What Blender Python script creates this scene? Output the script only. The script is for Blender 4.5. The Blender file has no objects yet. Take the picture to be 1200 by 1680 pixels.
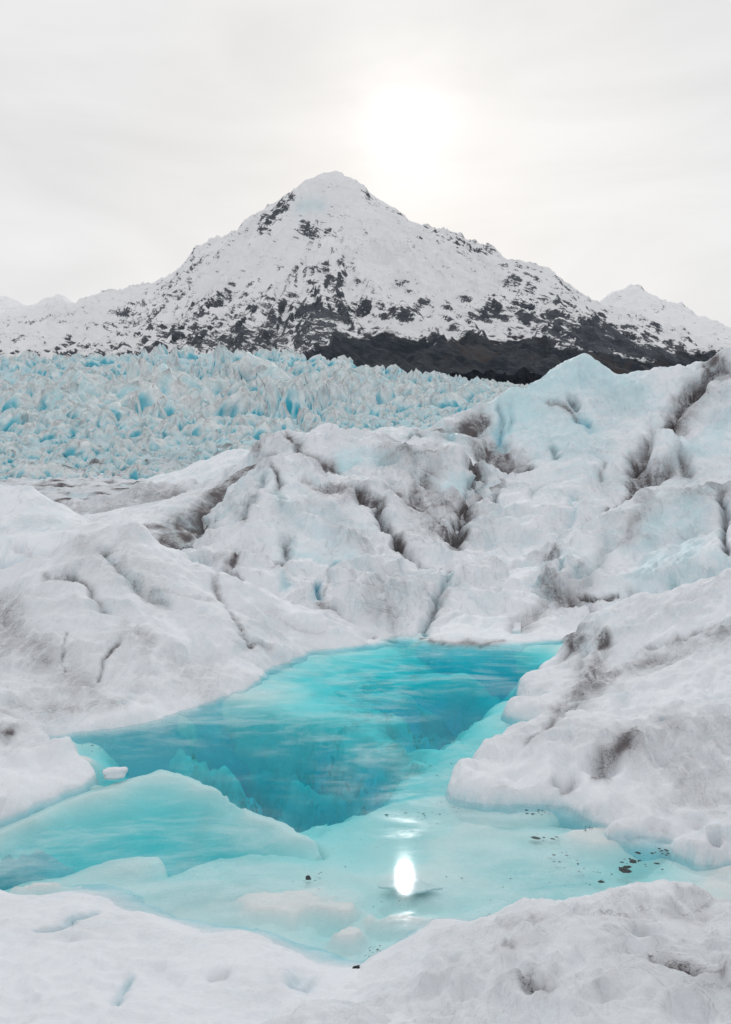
import bpy, math, random
import numpy as np

# ------------------------------------------------------------------ camera, sky, sun, exposure
S = bpy.context.scene
F, CX, YH, EYE = 1500.0, 600.0, 826.0, 3.0          # focal length in photo pixels, horizon row, eye height over the pool
W, H = 1200.0, 1680.0
cam = bpy.data.objects.new('camera', bpy.data.cameras.new('camera'))
S.collection.objects.link(cam); S.camera = cam
cam.location = (0, 0, EYE); cam.rotation_euler = (math.radians(90), 0, 0)
cam.data.sensor_fit = 'VERTICAL'; cam.data.sensor_height = 36.0
cam.data.lens = 36.0 * F / H
cam.data.shift_y = -(H / 2 - YH) / H
cam.data.clip_start = 0.1; cam.data.clip_end = 60000
S.render.resolution_x, S.render.resolution_y = 731, 1024

SUN_EL = math.atan2(611, 1500.5); SUN_AZ = math.atan2(64, 1500)     # azimuth from +Y towards +X
sun_dir = (math.sin(SUN_AZ) * math.cos(SUN_EL), math.cos(SUN_AZ) * math.cos(SUN_EL), math.sin(SUN_EL))
world = bpy.data.worlds.new('World'); S.world = world; world.use_nodes = True
nt = world.node_tree; nt.nodes.clear()
def N(t, tree=None, **kw):
    n = (tree or nt).nodes.new(t)
    for k, v in kw.items(): setattr(n, k, v)
    return n
def L(a, b, tree=None): (tree or nt).links.new(a, b)
def M(op, a, b=None, tree=None, clamp=False):
    n = N('ShaderNodeMath', tree, operation=op, use_clamp=clamp)
    for i, v in enumerate((a, b)):
        if v is None: continue
        if isinstance(v, (int, float)): n.inputs[i].default_value = v
        else: L(v, n.inputs[i], tree)
    return n.outputs[0]
def build_world():
    sky = N('ShaderNodeTexSky', sky_type='NISHITA', sun_disc=False, sun_elevation=SUN_EL, sun_rotation=SUN_AZ, dust_density=4.0)
    tc = N('ShaderNodeTexCoord')
    dot = N('ShaderNodeVectorMath', operation='DOT_PRODUCT'); dot.inputs[1].default_value = sun_dir
    nrm = N('ShaderNodeVectorMath', operation='NORMALIZE'); L(tc.outputs['Generated'], nrm.inputs[0]); L(nrm.outputs[0], dot.inputs[0])
    om = M('SUBTRACT', 1.0, dot.outputs['Value'])
    g1 = M('MULTIPLY', M('EXPONENT', M('MULTIPLY', om, -1 / 0.012)), 0.035)
    g2 = M('MULTIPLY', M('EXPONENT', M('MULTIPLY', om, -1 / 0.0020)), 0.09)
    g3 = M('MULTIPLY', M('EXPONENT', M('MULTIPLY', om, -1 / 0.0007)), 0.13)
    glow = M('ADD', M('ADD', g1, g2), g3)
    cl = N('ShaderNodeTexNoise'); cl.inputs['Scale'].default_value = 9; cl.inputs['Detail'].default_value = 5; cl.inputs['Distortion'].default_value = 0.8; mp2 = N('ShaderNodeMapping'); mp2.inputs['Scale'].default_value = (1, 1, 2.6); L(nrm.outputs[0], mp2.inputs[0]); L(mp2.outputs[0], cl.inputs['Vector'])
    glow = M('MULTIPLY', glow, M('ADD', 0.45, M('MULTIPLY', cl.outputs[0], 1.1)))
    # a closed deck of thin high cloud: broad soft bands
    mp = N('ShaderNodeMapping'); mp.inputs['Scale'].default_value = (1.1, 1.1, 4.5); L(nrm.outputs[0], mp.inputs[0])
    nz = N('ShaderNodeTexNoise'); nz.inputs['Scale'].default_value = 2.3; nz.inputs['Detail'].default_value = 5; nz.inputs['Roughness'].default_value = 0.5
    nz.inputs['Distortion'].default_value = 0.6
    L(mp.outputs[0], nz.inputs['Vector'])
    rm = N('ShaderNodeMapRange'); rm.inputs[1].default_value = 0.3; rm.inputs[2].default_value = 0.7; rm.inputs[3].default_value = 0.63; rm.inputs[4].default_value = 0.75
    L(nz.outputs[0], rm.inputs[0])
    tint = N('ShaderNodeMix', data_type='RGBA', blend_type='MULTIPLY'); tint.inputs[0].default_value = 1
    L(rm.outputs[0], tint.inputs[6]); tint.inputs[7].default_value = (0.984, 0.988, 1.0, 1)
    mul = N('ShaderNodeVectorMath', operation='SCALE'); mul.inputs['Scale'].default_value = 0.002; L(sky.outputs[0], mul.inputs[0])
    add = N('ShaderNodeVectorMath', operation='ADD'); L(tint.outputs[2], add.inputs[0]); L(mul.outputs[0], add.inputs[1])
    add2 = N('ShaderNodeVectorMath', operation='ADD'); L(add.outputs[0], add2.inputs[0]); L(glow, add2.inputs[1])
    bg = N('ShaderNodeBackground'); L(add2.outputs[0], bg.inputs[0]); bg.inputs[1].default_value = 1.0
    out = N('ShaderNodeOutputWorld'); L(bg.outputs[0], out.inputs[0])
build_world()
sl = bpy.data.lights.new('sun', 'SUN'); sl.energy = 0.5; sl.angle = math.radians(0.8); sl.color = (1, 0.985, 0.97)
sun = bpy.data.objects.new('sun', sl); S.collection.objects.link(sun); sun.location = (0, 0, 50)
sun.rotation_euler = (math.radians(90) - SUN_EL, 0, math.pi - SUN_AZ)
S.view_settings.view_transform = 'Standard'; S.view_settings.look = 'None'
S.view_settings.exposure = 0.2; S.view_settings.gamma = 1
S.cycles.use_denoising = True; S.cycles.max_bounces = 10; S.cycles.diffuse_bounces = 4; S.cycles.transparent_max_bounces = 12

rng = np.random.default_rng(7); random.seed(7)

# ------------------------------------------------------------------ noise
def _hash(xi, yi, zi, seed):
    h = (xi.astype(np.uint32) * np.uint32(0x8da6b343)) ^ (yi.astype(np.uint32) * np.uint32(0xd8163841)) ^ (zi.astype(np.uint32) * np.uint32(0xcb1ab31f)) ^ np.uint32((seed * 0x9E3779B1) & 0xffffffff)
    h ^= h >> np.uint32(15); h *= np.uint32(0x2c1b3c6d); h ^= h >> np.uint32(12); h *= np.uint32(0x297a2d39); h ^= h >> np.uint32(15)
    return h
def pn(x, y, z=0.0, seed=0):
    x, y, z = np.broadcast_arrays(np.asarray(x, np.float32), np.asarray(y, np.float32), np.asarray(z, np.float32))
    fx, fy, fz = np.floor(x), np.floor(y), np.floor(z)
    xi, yi, zi = fx.astype(np.int64), fy.astype(np.int64), fz.astype(np.int64)
    x, y, z = x - fx, y - fy, z - fz
    u, v, w = x*x*x*(x*(x*6-15)+10), y*y*y*(y*(y*6-15)+10), z*z*z*(z*(z*6-15)+10)
    r = 0
    for i in (0, 1):
        for j in (0, 1):
            for k in (0, 1):
                h = _hash(xi + i, yi + j, zi + k, seed)
                g = ((h & np.uint32(255)).astype(np.float32) / 127.5 - 1) * (x - i) + (((h >> np.uint32(8)) & np.uint32(255)).astype(np.float32) / 127.5 - 1) * (y - j) + (((h >> np.uint32(16)) & np.uint32(255)).astype(np.float32) / 127.5 - 1) * (z - k)
                r = r + g * (u if i else 1 - u) * (v if j else 1 - v) * (w if k else 1 - w)
    return r * 1.3
def fbm(x, y, z=0.0, oct=4, seed=0, gain=0.5):
    r, a, s = 0, 1.0, 1.0
    for o in range(oct):
        r = r + a * pn(x * s, y * s, z * s, seed + o * 17); a *= gain; s *= 2.03
    return r
def ridged(x, y, z=0.0, oct=4, seed=0, gain=0.5):
    r, a, s, tot, wgt = 0, 1.0, 1.0, 0, 1.0
    for o in range(oct):
        n = (1 - np.minimum(1, np.abs(pn(x * s, y * s, z * s, seed + o * 13)) * 1.6)) ** 2 * wgt
        wgt = np.clip(n * 1.6, 0, 1)
        r = r + a * n; tot += a; a *= gain; s *= 2.1
    return r / tot
def sstep(a, b, x):
    t = np.clip((x - a) / (b - a), 0, 1); return t * t * (3 - 2 * t)

# ------------------------------------------------------------------ pixels <-> places
def P(px, py, y=None, z=None):
    """photo pixel + distance (or + height above the water) -> world point"""
    if y is None: y = F * (EYE - z) / (py - YH)
    return ((px - CX) / F * y, y, EYE + (YH - py) / F * y)
def proj(p):
    y = np.maximum(p[:, 1], 0.3)
    return CX + p[:, 0] / y * F, YH - (p[:, 2] - EYE) / y * F
class RBF:
    def __init__(self, pts, c=0.5, smooth=0.0):
        p = np.array(pts, float); self.xy = p[:, :2]; self.c = c; n = len(p)
        d = np.linalg.norm(self.xy[:, None] - self.xy[None], axis=2)
        A = np.zeros((n + 1, n + 1)); A[:n, :n] = -np.sqrt(d * d + c * c) + np.eye(n) * smooth; A[:n, n] = 1; A[n, :n] = 1
        s = np.linalg.lstsq(A, np.append(p[:, 2], 0), rcond=None)[0]; self.w, self.b = s[:n], s[n]
    def __call__(self, x, y):
        r = np.full(x.shape, self.b)
        for (a, b), w in zip(self.xy, self.w):
            r -= w * np.sqrt((x - a) ** 2 + (y - b) ** 2 + self.c ** 2)
        return r
def seg_dist(u, v, poly):
    best = np.full(u.shape, 1e9)
    for (a, b), (c, d) in zip(poly[:-1], poly[1:]):
        dx, dy = c - a, d - b; L2 = dx * dx + dy * dy + 1e-9
        t = np.clip(((u - a) * dx + (v - b) * dy) / L2, 0, 1)
        best = np.minimum(best, (u - a - t * dx) ** 2 + (v - b - t * dy) ** 2)
    return np.sqrt(best)
def poly_sd(x, y, poly):
    """signed distance, positive inside"""
    inside = np.zeros(x.shape, bool); pl = list(poly)
    for (x0, y0), (x1, y1) in zip(pl, pl[1:] + pl[:1]):
        cond = (y0 > y) != (y1 > y)
        xi = (x1 - x0) * (y - y0) / ((y1 - y0) if y1 != y0 else 1e-9) + x0
        inside ^= cond & (x < xi)
    d = seg_dist(x, y, pl + pl[:1])
    return np.where(inside, d, -d)

# ------------------------------------------------------------------ mesh helpers
def tag(o, label=None, cat=None, group=None, kind=None):
    for k, v in (('label', label), ('category', cat), ('group', group), ('kind', kind)):
        if v: o[k] = v
    return o
def mesh_from(name, verts, faces, attrs=None, smooth=True):
    me = bpy.data.meshes.new(name)
    nv, nf, k = len(verts), len(faces), faces.shape[1]
    me.vertices.add(nv); me.vertices.foreach_set('co', np.asarray(verts, np.float32).ravel())
    me.loops.add(nf * k); me.loops.foreach_set('vertex_index', faces.astype(np.int32).ravel())
    me.polygons.add(nf); me.polygons.foreach_set('loop_start', np.arange(0, nf * k, k, dtype=np.int32))
    me.polygons.foreach_set('use_smooth', np.full(nf, smooth))
    me.update(calc_edges=True)
    for n, a in (attrs or {}).items():
        at = me.attributes.new(n, 'FLOAT', 'POINT'); at.data.foreach_set('value', np.asarray(a, np.float32))
    return me
def link(name, me, mat, parent=None):
    o = bpy.data.objects.new(name, me); S.collection.objects.link(o)
    if mat: me.materials.append(mat)
    if parent: o.parent = parent
    return o
def grid_faces(nr, nc, keep=None):
    i = np.arange(nr * nc).reshape(nr, nc)
    f = np.stack([i[:-1, :-1], i[:-1, 1:], i[1:, 1:], i[1:, :-1]], -1).reshape(-1, 4)
    if keep is not None: f = f[keep[f].any(axis=1)]
    return f
def compact(v, f, attrs):
    used = np.unique(f); m = np.full(len(v), -1); m[used] = np.arange(len(used))
    return v[used], m[f], {k: a[used] for k, a in attrs.items()}
def fan(t0, t1, y0, y1, nc, nr, power=1.0):
    """tessellation: columns spread by bearing, rows by distance"""
    t = np.linspace(t0, t1, nc); s = np.linspace(0, 1, nr) ** power
    y = y0 + (y1 - y0) * s
    Y, T = np.meshgrid(y, t, indexing='ij')
    return (T * Y).ravel(), Y.ravel()
def grid_normals(p, nr, nc):
    g = p.reshape(nr, nc, 3)
    n = np.cross(np.gradient(g, axis=1), np.gradient(g, axis=0)).reshape(-1, 3)
    n /= np.linalg.norm(n, axis=1)[:, None] + 1e-12
    n[n[:, 2] < 0] *= -1
    return n

# ------------------------------------------------------------------ materials
def new_mat(name):
    m = bpy.data.materials.new(name); m.use_nodes = True; m.node_tree.nodes.clear(); return m, m.node_tree
def mixc(t, fac, a, b, blend='MIX'):
    n = N('ShaderNodeMix', t, data_type='RGBA', blend_type=blend)
    if isinstance(fac, (int, float)): n.inputs[0].default_value = fac
    else: L(fac, n.inputs[0], t)
    for i, v in ((6, a), (7, b)):
        if isinstance(v, tuple): n.inputs[i].default_value = (*v, 1)
        else: L(v, n.inputs[i], t)
    return n.outputs[2]
def noise(t, vec, scale, detail=4, rough=0.55, dist=0.0, stretch=None):
    if stretch:
        mp = N('ShaderNodeMapping', t); mp.inputs['Scale'].default_value = stretch; L(vec, mp.inputs[0], t); vec = mp.outputs[0]
    n = N('ShaderNodeTexNoise', t); n.inputs['Scale'].default_value = scale; n.inputs['Detail'].default_value = detail
    n.inputs['Roughness'].default_value = rough; n.inputs['Distortion'].default_value = dist
    L(vec, n.inputs['Vector'], t); return n.outputs[0]
def rmap(t, v, a, b, c=0.0, d=1.0, smooth=True):
    n = N('ShaderNodeMapRange', t, interpolation_type='SMOOTHSTEP' if smooth else 'LINEAR')
    L(v, n.inputs[0], t)
    for i, x in enumerate((a, b, c, d)): n.inputs[i + 1].default_value = x
    return n.outputs[0]
def attr(t, name):
    a = N('ShaderNodeAttribute', t); a.attribute_name = name; return a.outputs['Fac']

def ice_material(name, s=1.0, grain=1.0, snow=(0.86, 0.888, 0.93), ice=(0.58, 0.795, 0.85), deep=(0.05, 0.42, 0.57), dirt=(0.13, 0.115, 0.12), sss=0.0, cover=0.35, film=0.35, spec=0.22):
    """weathered glacier ice: white crust, pale blue ice, grey silt. s = size of the pattern in metres"""
    m, t = new_mat(name)
    pos = N('ShaderNodeNewGeometry', t).outputs['Position']
    blue, dr, dp = attr(t, 'blue'), attr(t, 'dirt'), attr(t, 'deep')
    n1 = noise(t, pos, 0.55 / s, 6, 0.6, 0.4); n2 = noise(t, pos, 2.6 / s, 6, 0.62, 0.5); n3 = noise(t, pos, 14 / s, 5, 0.65)
    streak = noise(t, pos, 1.6 / s, 5, 0.62, 0.8, (1.6, 0.35, 0.5))
    bl = M('ADD', blue, M('MULTIPLY', M('SUBTRACT', n2, 0.5, t), 1.1, t), t)
    bl = M('ADD', bl, M('MULTIPLY', M('SUBTRACT', n1, 0.5, t), 1.2, t), t)
    col = mixc(t, rmap(t, bl, 0.0, 0.95), snow, ice)
    col = mixc(t, M('MULTIPLY', dp, rmap(t, n2, 0.2, 0.6, 0.5, 1.0), t), col, deep)
    warm = mixc(t, M('MULTIPLY', rmap(t, M('ADD', n1, M('MULTIPLY', n3, 0.25, t), t), 0.56, 0.82), cover, t), col, (0.585, 0.565, 0.59))
    st3 = noise(t, pos, 3.2 / s, 6, 0.66, 1.6, (1.5, 0.45, 0.55)); st4 = noise(t, pos, 1.1 / s, 6, 0.6, 2.2, (1.3, 0.6, 0.7))
    warm = mixc(t, M('MULTIPLY', rmap(t, st3, 0.52, 0.72), M('ADD', film, M('MULTIPLY', dr, 0.8, t), t), t, True), warm, (0.48, 0.475, 0.51))
    warm = mixc(t, M('MULTIPLY', rmap(t, st4, 0.50, 0.68), film, t), warm, (0.56, 0.68, 0.74))
    d = M('MULTIPLY', dr, rmap(t, M('ADD', M('MULTIPLY', streak, 0.80, t), M('MULTIPLY', n3, 0.20, t), t), 0.30, 0.60, 0.30, 1.1), t, True)
    # hair-fine silt lines left by melt, where there is silt at all
    w1 = noise(t, pos, 0.9 / s, 7, 0.62, 1.2, (1.0, 0.8, 1.3)); ln = rmap(t, M('ABSOLUTE', M('SUBTRACT', w1, 0.5, t), None, t), 0.0, 0.013, 1.0, 0.0)
    w2 = noise(t, pos, 2.3 / s, 6, 0.6, 1.0, (1.4, 0.8, 1.0)); ln2 = rmap(t, M('ABSOLUTE', M('SUBTRACT', w2, 0.47, t), None, t), 0.0, 0.012, 0.7, 0.0)
    gate = M('ADD', M('MULTIPLY', dr, 1.5, t), rmap(t, n1, 0.5, 0.75, 0.02, 0.45), t)
    d = M('ADD', d, M('MULTIPLY', M('MAXIMUM', ln, ln2, t), M('MULTIPLY', gate, 0.42, t), t), t, True)
    speck = rmap(t, noise(t, pos, 70 / s, 3, 0.7), 0.66, 0.78)
    d = M('ADD', d, M('MULTIPLY', M('MULTIPLY', speck, 0.30, t), M('ADD', M('MULTIPLY', dr, 1.6, t), 0.10, t), t), t, True)
    col = mixc(t, d, warm, dirt)
    b = N('ShaderNodeBsdfPrincipled', t); L(col, b.inputs['Base Color'], t)
    b.inputs['Roughness'].default_value = 0.55; b.inputs['IOR'].default_value = 1.31
    L(rmap(t, bl, 0.1, 1.0, 0.72, 0.5), b.inputs['Roughness'], t); b.inputs['Specular IOR Level'].default_value = spec
    if sss:
        b.inputs['Subsurface Weight'].default_value = sss; b.inputs['Subsurface Radius'].default_value = (0.5, 0.8, 1.0); b.inputs['Subsurface Scale'].default_value = 0.08 * s
    hsum = M('ADD', M('MULTIPLY', n3, 0.5, t), M('MULTIPLY', noise(t, pos, 60 / s, 4, 0.7), 0.35, t), t)
    hsum = M('ADD', hsum, M('ADD', M('MULTIPLY', n2, 0.6, t), M('MULTIPLY', st3, 0.8 if film > 0.2 else 0.3, t), t), t)
    bp = N('ShaderNodeBump', t); bp.inputs['Strength'].default_value = 0.75 * grain; bp.inputs['Distance'].default_value = 0.045 * s
    L(hsum, bp.inputs['Height'], t); L(bp.outputs[0], b.inputs['Normal'], t)
    o = N('ShaderNodeOutputMaterial', t); L(b.outputs[0], o.inputs[0], t)
    return m
MAT_NEAR = ice_material('granular_snow', 0.55, 1.0, cover=0.22, film=0.14)
MAT_MID = ice_material('weathered_ice', 1.6, 0.5, cover=0.24, film=0.40, spec=0.32)
MAT_FAR = ice_material('far_ice', 12.0, 0.8, cover=0.45, spec=0.0)

# ------------------------------------------------------------------ landforms of the near glacier
def landform(name, mat, label, pts, box, res, c=0.6, s=1.0, amp=1.0, strokes=(), dents=(), dirt0=0.0, blue0=0.1, steep=0.5, lip=0.0, power=1.0, flute=0.0, seed=1, smooth=0.0, zmin=-1.4, under=2.6, cr=0.03, dg=0.62, cups=0.0):
    t0, t1, y0, y1 = box; nc, nr = res
    cp = [P(p[0], p[1], y=p[2]) if len(p) == 3 else (P(p[0], p[1], z=p[3]) if p[2] == 'z' else tuple(p[:2]) + (p[3],)) for p in pts]
    x, y = fan(t0, t1, y0, y1, nc, nr, power)
    ws = min(s, 1.0)
    jx = 0.10 * ws * fbm(x * 1.1 / ws, y * 1.1 / ws, 0, 3, seed + 2) + 0.05 * ws * fbm(x * 4 / ws, y * 4 / ws, 0, 3, seed + 3); jy = 0.10 * ws * fbm(x * 1.1 / ws + 31, y * 1.1 / ws, 0, 3, seed + 2) + 0.05 * ws * fbm(x * 4 / ws + 17, y * 4 / ws, 0, 3, seed + 3)
    z = np.maximum(RBF(cp, c, smooth)(x + jx, y + jy), zmin - 0.5)
    z = np.where(z < 0.0, np.maximum(z * under, zmin - 0.5), z)
    if lip: z = z + lip * sstep(-0.03, 0.10, z) * (1 - sstep(0.3, 0.9, z) * 0.5)
    p = np.stack([x, y, z], 1)
    n = grid_normals(p, nr, nc)
    u, v = proj(p)
    q = p / s
    wx = fbm(q[:, 0] * 0.5, q[:, 1] * 0.5, q[:, 2] * 0.5, 2, seed + 5) * 0.8
    big = fbm(q[:, 0] * 0.45, q[:, 1] * 0.45, q[:, 2] * 0.45, 3, seed)
    rid = ridged(q[:, 0] * 0.6 + wx, q[:, 1] * 0.42 + wx, q[:, 2] * 0.35, 4, seed + 30)
    fine = fbm(q[:, 0] * 2.1 + wx, q[:, 1] * 1.7, q[:, 2] * 1.2, 5, seed + 60, 0.6); crease = ridged(q[:, 0] * 1.5 - wx, q[:, 1] * 0.9 + wx, q[:, 2] * 0.8, 3, seed + 65, 0.6)
    d = amp * s * ((0.30 if s > 1.2 else 0.22) * big + 0.26 * (rid - 0.45) + 0.055 * fine + cr * (crease - 0.4))
    if cups: d = d - cups * s * (1 - np.minimum(1, np.abs(pn(q[:, 0] * 1.7 + wx, q[:, 1] * 1.5, q[:, 2] * 1.5, seed + 66)) * 2.2)) ** 2 * -1.0 + cups * s * 0.4 * np.abs(pn(q[:, 0] * 4.5, q[:, 1] * 4.0, q[:, 2] * 4, seed + 67))
    above = sstep(-0.02, 0.35, z)
    d = d * (0.18 + 0.82 * above)
    dirt = np.full(len(z), dirt0) * (0.5 + np.clip(big, -1, 1)); blue = blue0 + steep * sstep(0.25, 0.75, 1 - n[:, 2]); deep = np.zeros(len(z))
    if flute:
        # melt flutes run down the fall line, where the face is steep
        st = sstep(0.15, 0.5, 1 - n[:, 2])
        fl = np.abs(pn(q[:, 0] * 2.2 + wx * 0.7, q[:, 2] * 0.25, q[:, 1] * 0.25, seed + 90)) + 0.5 * np.abs(pn(q[:, 0] * 5 + wx, q[:, 2] * 0.4, q[:, 1] * 0.3, seed + 91))
        d = d + flute * s * st * (fl - 0.3)
    wu = u + 9 * fbm(q[:, 0] * 1.4, q[:, 1] * 1.4, q[:, 2] * 1.4, 3, seed + 70); wv = v + 9 * fbm(q[:, 0] * 1.4 + 9, q[:, 1] * 1.4, q[:, 2] * 1.4, 3, seed + 71)
    tex = 0.75 + 0.6 * fbm(q[:, 0] * 1.1, q[:, 1] * 0.8, q[:, 2] * 1.1, 4, seed + 80, 0.6)
    wet = sstep(0.03, -0.12, z); blue = blue + 0.8 * wet; deep = deep + 0.35 * wet; dirt = dirt * (1 - wet)
    for st in strokes:
        poly, r, a_d, a_b, a_deep, carve = st
        sdist = seg_dist(wu, wv, poly)
        k = np.exp(-(sdist / r) ** 2); core = np.exp(-(sdist / (0.32 * r + 0.8)) ** 2)
        dirt = dirt + a_d * (dg * k * np.clip(tex, 0.2, 1.5) + 0.6 * core * (r < 14)); blue = blue + a_b * k; deep = deep + a_deep * k
        d = d - carve * (0.5 * k + 0.75 * np.exp(-sdist / (0.55 * r)))
    for cx, cy, rx, ry, dep in dents:
        rr = ((wu - cx) / rx) ** 2 + ((wv - cy) / ry) ** 2
        d = d - dep * np.exp(-rr * 1.3) + dep * 0.25 * np.exp(-(np.sqrt(rr) - 1.6) ** 2 * 3)
    hor = 0.55 if s > 1 else 0.4
    nn = n * np.array([hor, hor, 1.0]); nn /= np.linalg.norm(nn, axis=1)[:, None]
    p = p + nn * d[:, None]
    keep = p[:, 2] > zmin
    f = grid_faces(nr, nc, keep)
    p, f, at = compact(p, f, {'dirt': np.clip(dirt, 0, 1), 'blue': np.clip(blue, 0, 1), 'deep': np.clip(deep, 0, 1)})
    o = link(name, mesh_from(name, p, f, at), mat)
    return tag(o, label, None, None, 'structure')

def zz(seq, z): return [(a, b, 'z', z) for a, b in seq]
def zu(seq, z):                                      # under water: seen on the surface at that pixel, z below it
    r = []
    for a, b in seq:
        q = P(a, b, z=0.0); r.append((q[0], q[1], 'w', z))
    return r
POOL_MID = [(120,1290),(250,1230),(350,1190),(480,1140),(600,1100),(720,1090),(820,1090),(700,1180),(780,1200),(560,1220),(400,1260),(300,1330),(480,1340),(620,1300),(680,1250),(150,1380),(350,1420),(560,1420),(700,1370),(800,1400),(900,1400),(1000,1430),(1100,1440),(750,1450),(620,1500),(450,1480),(250,1450),(50,1410),(-100,1425),(1250,1460)]
def pool_pts(skip, z=-0.9, rmin=0.9):
    k = [P(a, b, z=0.0)[:2] for a, b in skip]
    return [(p[0], p[1], 'w', z) for p in (P(a, b, z=0.0) for a, b in POOL_MID) if min(math.hypot(p[0] - q[0], p[1] - q[1]) for q in k) > rmin]

# --- left shore mound
shoreC = [(600,1055),(560,1062),(500,1072),(455,1090),(430,1110),(400,1130),(365,1143),(330,1155),(290,1170),(250,1182),(210,1190),(170,1195),(130,1201),(90,1207),(80,1217),(95,1235),(130,1250),(158,1265),(150,1279),(120,1293),(90,1305),(40,1325),(0,1342),(-100,1378),(-220,1405)]
underC = [(640,1075),(560,1085),(500,1100),(480,1120),(440,1150),(380,1175),(300,1200),(200,1225),(130,1225),(150,1245),(200,1262),(185,1300),(120,1325),(60,1345),(0,1368),(-100,1405),(-180,1425)]
ptsC = zz(shoreC, 0.0) + zu(underC, -0.4) + pool_pts(shoreC + underC) + \
  zz([(300,1130),(400,1100),(200,1165),(100,1180),(60,1230)], 0.13) + zz([(500,1058),(110,1270),(40,1300)], 0.07) + zz([(0,1270),(-150,1300)], 0.15) + zz([(0,1200),(100,1120),(200,1120),(320,1085),(450,1040)], 0.3) + \
  [(600,1046,20.2),(520,1012,20.0),(450,985,20.0),(420,968,20.2),(380,950,20.5),(330,930,20.8),(300,912,21),(270,892,21),(235,870,21),(205,863,21),(175,870,20.6),(150,882,20.3),(120,900,20),(80,928,19),(45,950,18.5),(0,985,18),(-100,1000,18),(-250,1000,18),
   (250,960,17.8),(300,1010,17.2),(200,960,17.6),(380,1010,17.6),(200,1040,15.6),(100,945,18),(110,1000,16.2),(60,1000,16.2),(0,1060,14.9),(60,1075,14.6),(150,1060,15.0),(300,1060,15.6),(430,1030,18.4),(-120,1100,14.4)] + \
  [((px-CX)/F*25, 25, 'w', -0.6) for px in (-200,0,200,400,600)] + [((px-CX)/F*23, 23, 'w', 0.9) for px in (0,150,250)] + [((px-CX)/F*23, 23, 'w', 0.0) for px in (350,480,600)] + [(-5.0,7.3,'w',0.25),(-6,7.2,'w',0.5),(-7,9,'w',0.8),(-8,12,'w',1.1),(-11,16,'w',1.6),(-15,20,'w',1.8),(-18,25,'w',1.0)]
strokesC = [
 ([(75,948),(120,948),(150,965),(175,1000)], 7, 0.45, 0.1, 0, 0.10), ([(170,905),(205,935),(240,965),(270,980)], 10, 0.25, 0.3, 0, 0.10),
 ([(355,940),(365,975),(385,1010),(405,1050),(410,1066)], 5, 0.40, 0, 0, 0.06), ([(405,1065),(425,1060),(440,1066)], 6, 0.3, 0, 0, 0.03),
 ([(195,1055),(175,1085),(160,1105)], 4, 0.5, 0.1, 0, 0.05), ([(108,1035),(104,1100)], 3, 0.35, 0, 0, 0.03),
 ([(0,1010),(30,1040),(70,1080),(130,1110)], 26, 0.40, 0, 0, 0.04), ([(20,1000),(0,1060)], 30, 0.30, 0, 0, 0.0), ([(40,1140),(100,1135),(160,1130)], 18, 0.2, 0, 0, 0),
 ([(0,1210),(20,1212)], 9, 0.6, 0, 0, 0), ([(250,960),(350,980)], 5, 0.18, 0, 0, 0.03), ([(210,1030),(240,1050)], 14, 0.35, 0, 0, 0.05), ([(240,1080),(330,1110)], 30, 0.22, 0, 0, 0),
 ([(140,895),(190,900),(260,960)], 30, 0.16, 0, 0, 0), ([(440,1000),(520,1040)], 12, 0.22, 0, 0, 0.02), ([(0,1165),(90,1160),(200,1150)], 12, 0.18, 0, 0, 0)]
landform('ice_mound', MAT_NEAR, 'rounded dirty-white ice mound sloping to the left shore of the turquoise pool', ptsC, (-0.95, 0.06, 6.8, 26), (440, 350), c=0.28, s=1.0, amp=0.7, cr=0.08, strokes=strokesC, dg=1.0, dirt0=0.16, lip=0.05, seed=11, blue0=0.05, steep=0.35)

# --- snow dome behind it
ptsD = [(-300,770,32),(-120,780,32),(-40,792,31),(0,798,31),(35,802,31),(60,815,30.5),(90,835,30),(120,850,29.5),(155,860,29),(190,866,28.6),(240,885,27),(0,850,28),(60,870,27),(0,900,25.5),(50,905,25),(110,900,25),(180,890,25),(0,940,24.5),(60,945,24),(150,930,23.5),(-200,860,27),(-200,930,24.5)] + \
  [((px-CX)/F*40, 40, 'w', 1.0) for px in (-300,-100,0,150,300)] + [((px-CX)/F*34, 34, 'w', 1.9) for px in (60,150)] + [((px-CX)/F*y, y, 'w', z) for px, y, z in ((300,30,0.3),(300,25,0.0),(300,36,0.3),(420,30,-1),(420,24,-1),(420,38,-1),(250,40,0.6))]
landform('snow_dome', MAT_MID, 'smooth white snow dome on the left edge behind the dirty mound', ptsD, (-0.62,-0.14,22.5,41), (180,120), c=1.0, s=1.4, amp=0.45, seed=21, blue0=0.1,
  strokes=[([(0,925),(50,925)], 12, 0.5, 0.5, 0.2, 0.5), ([(20,895),(70,905),(110,890)], 8, 0.25, 0.1, 0, 0.15), ([(130,850),(200,870)], 10, 0.15, 0, 0, 0)])

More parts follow.
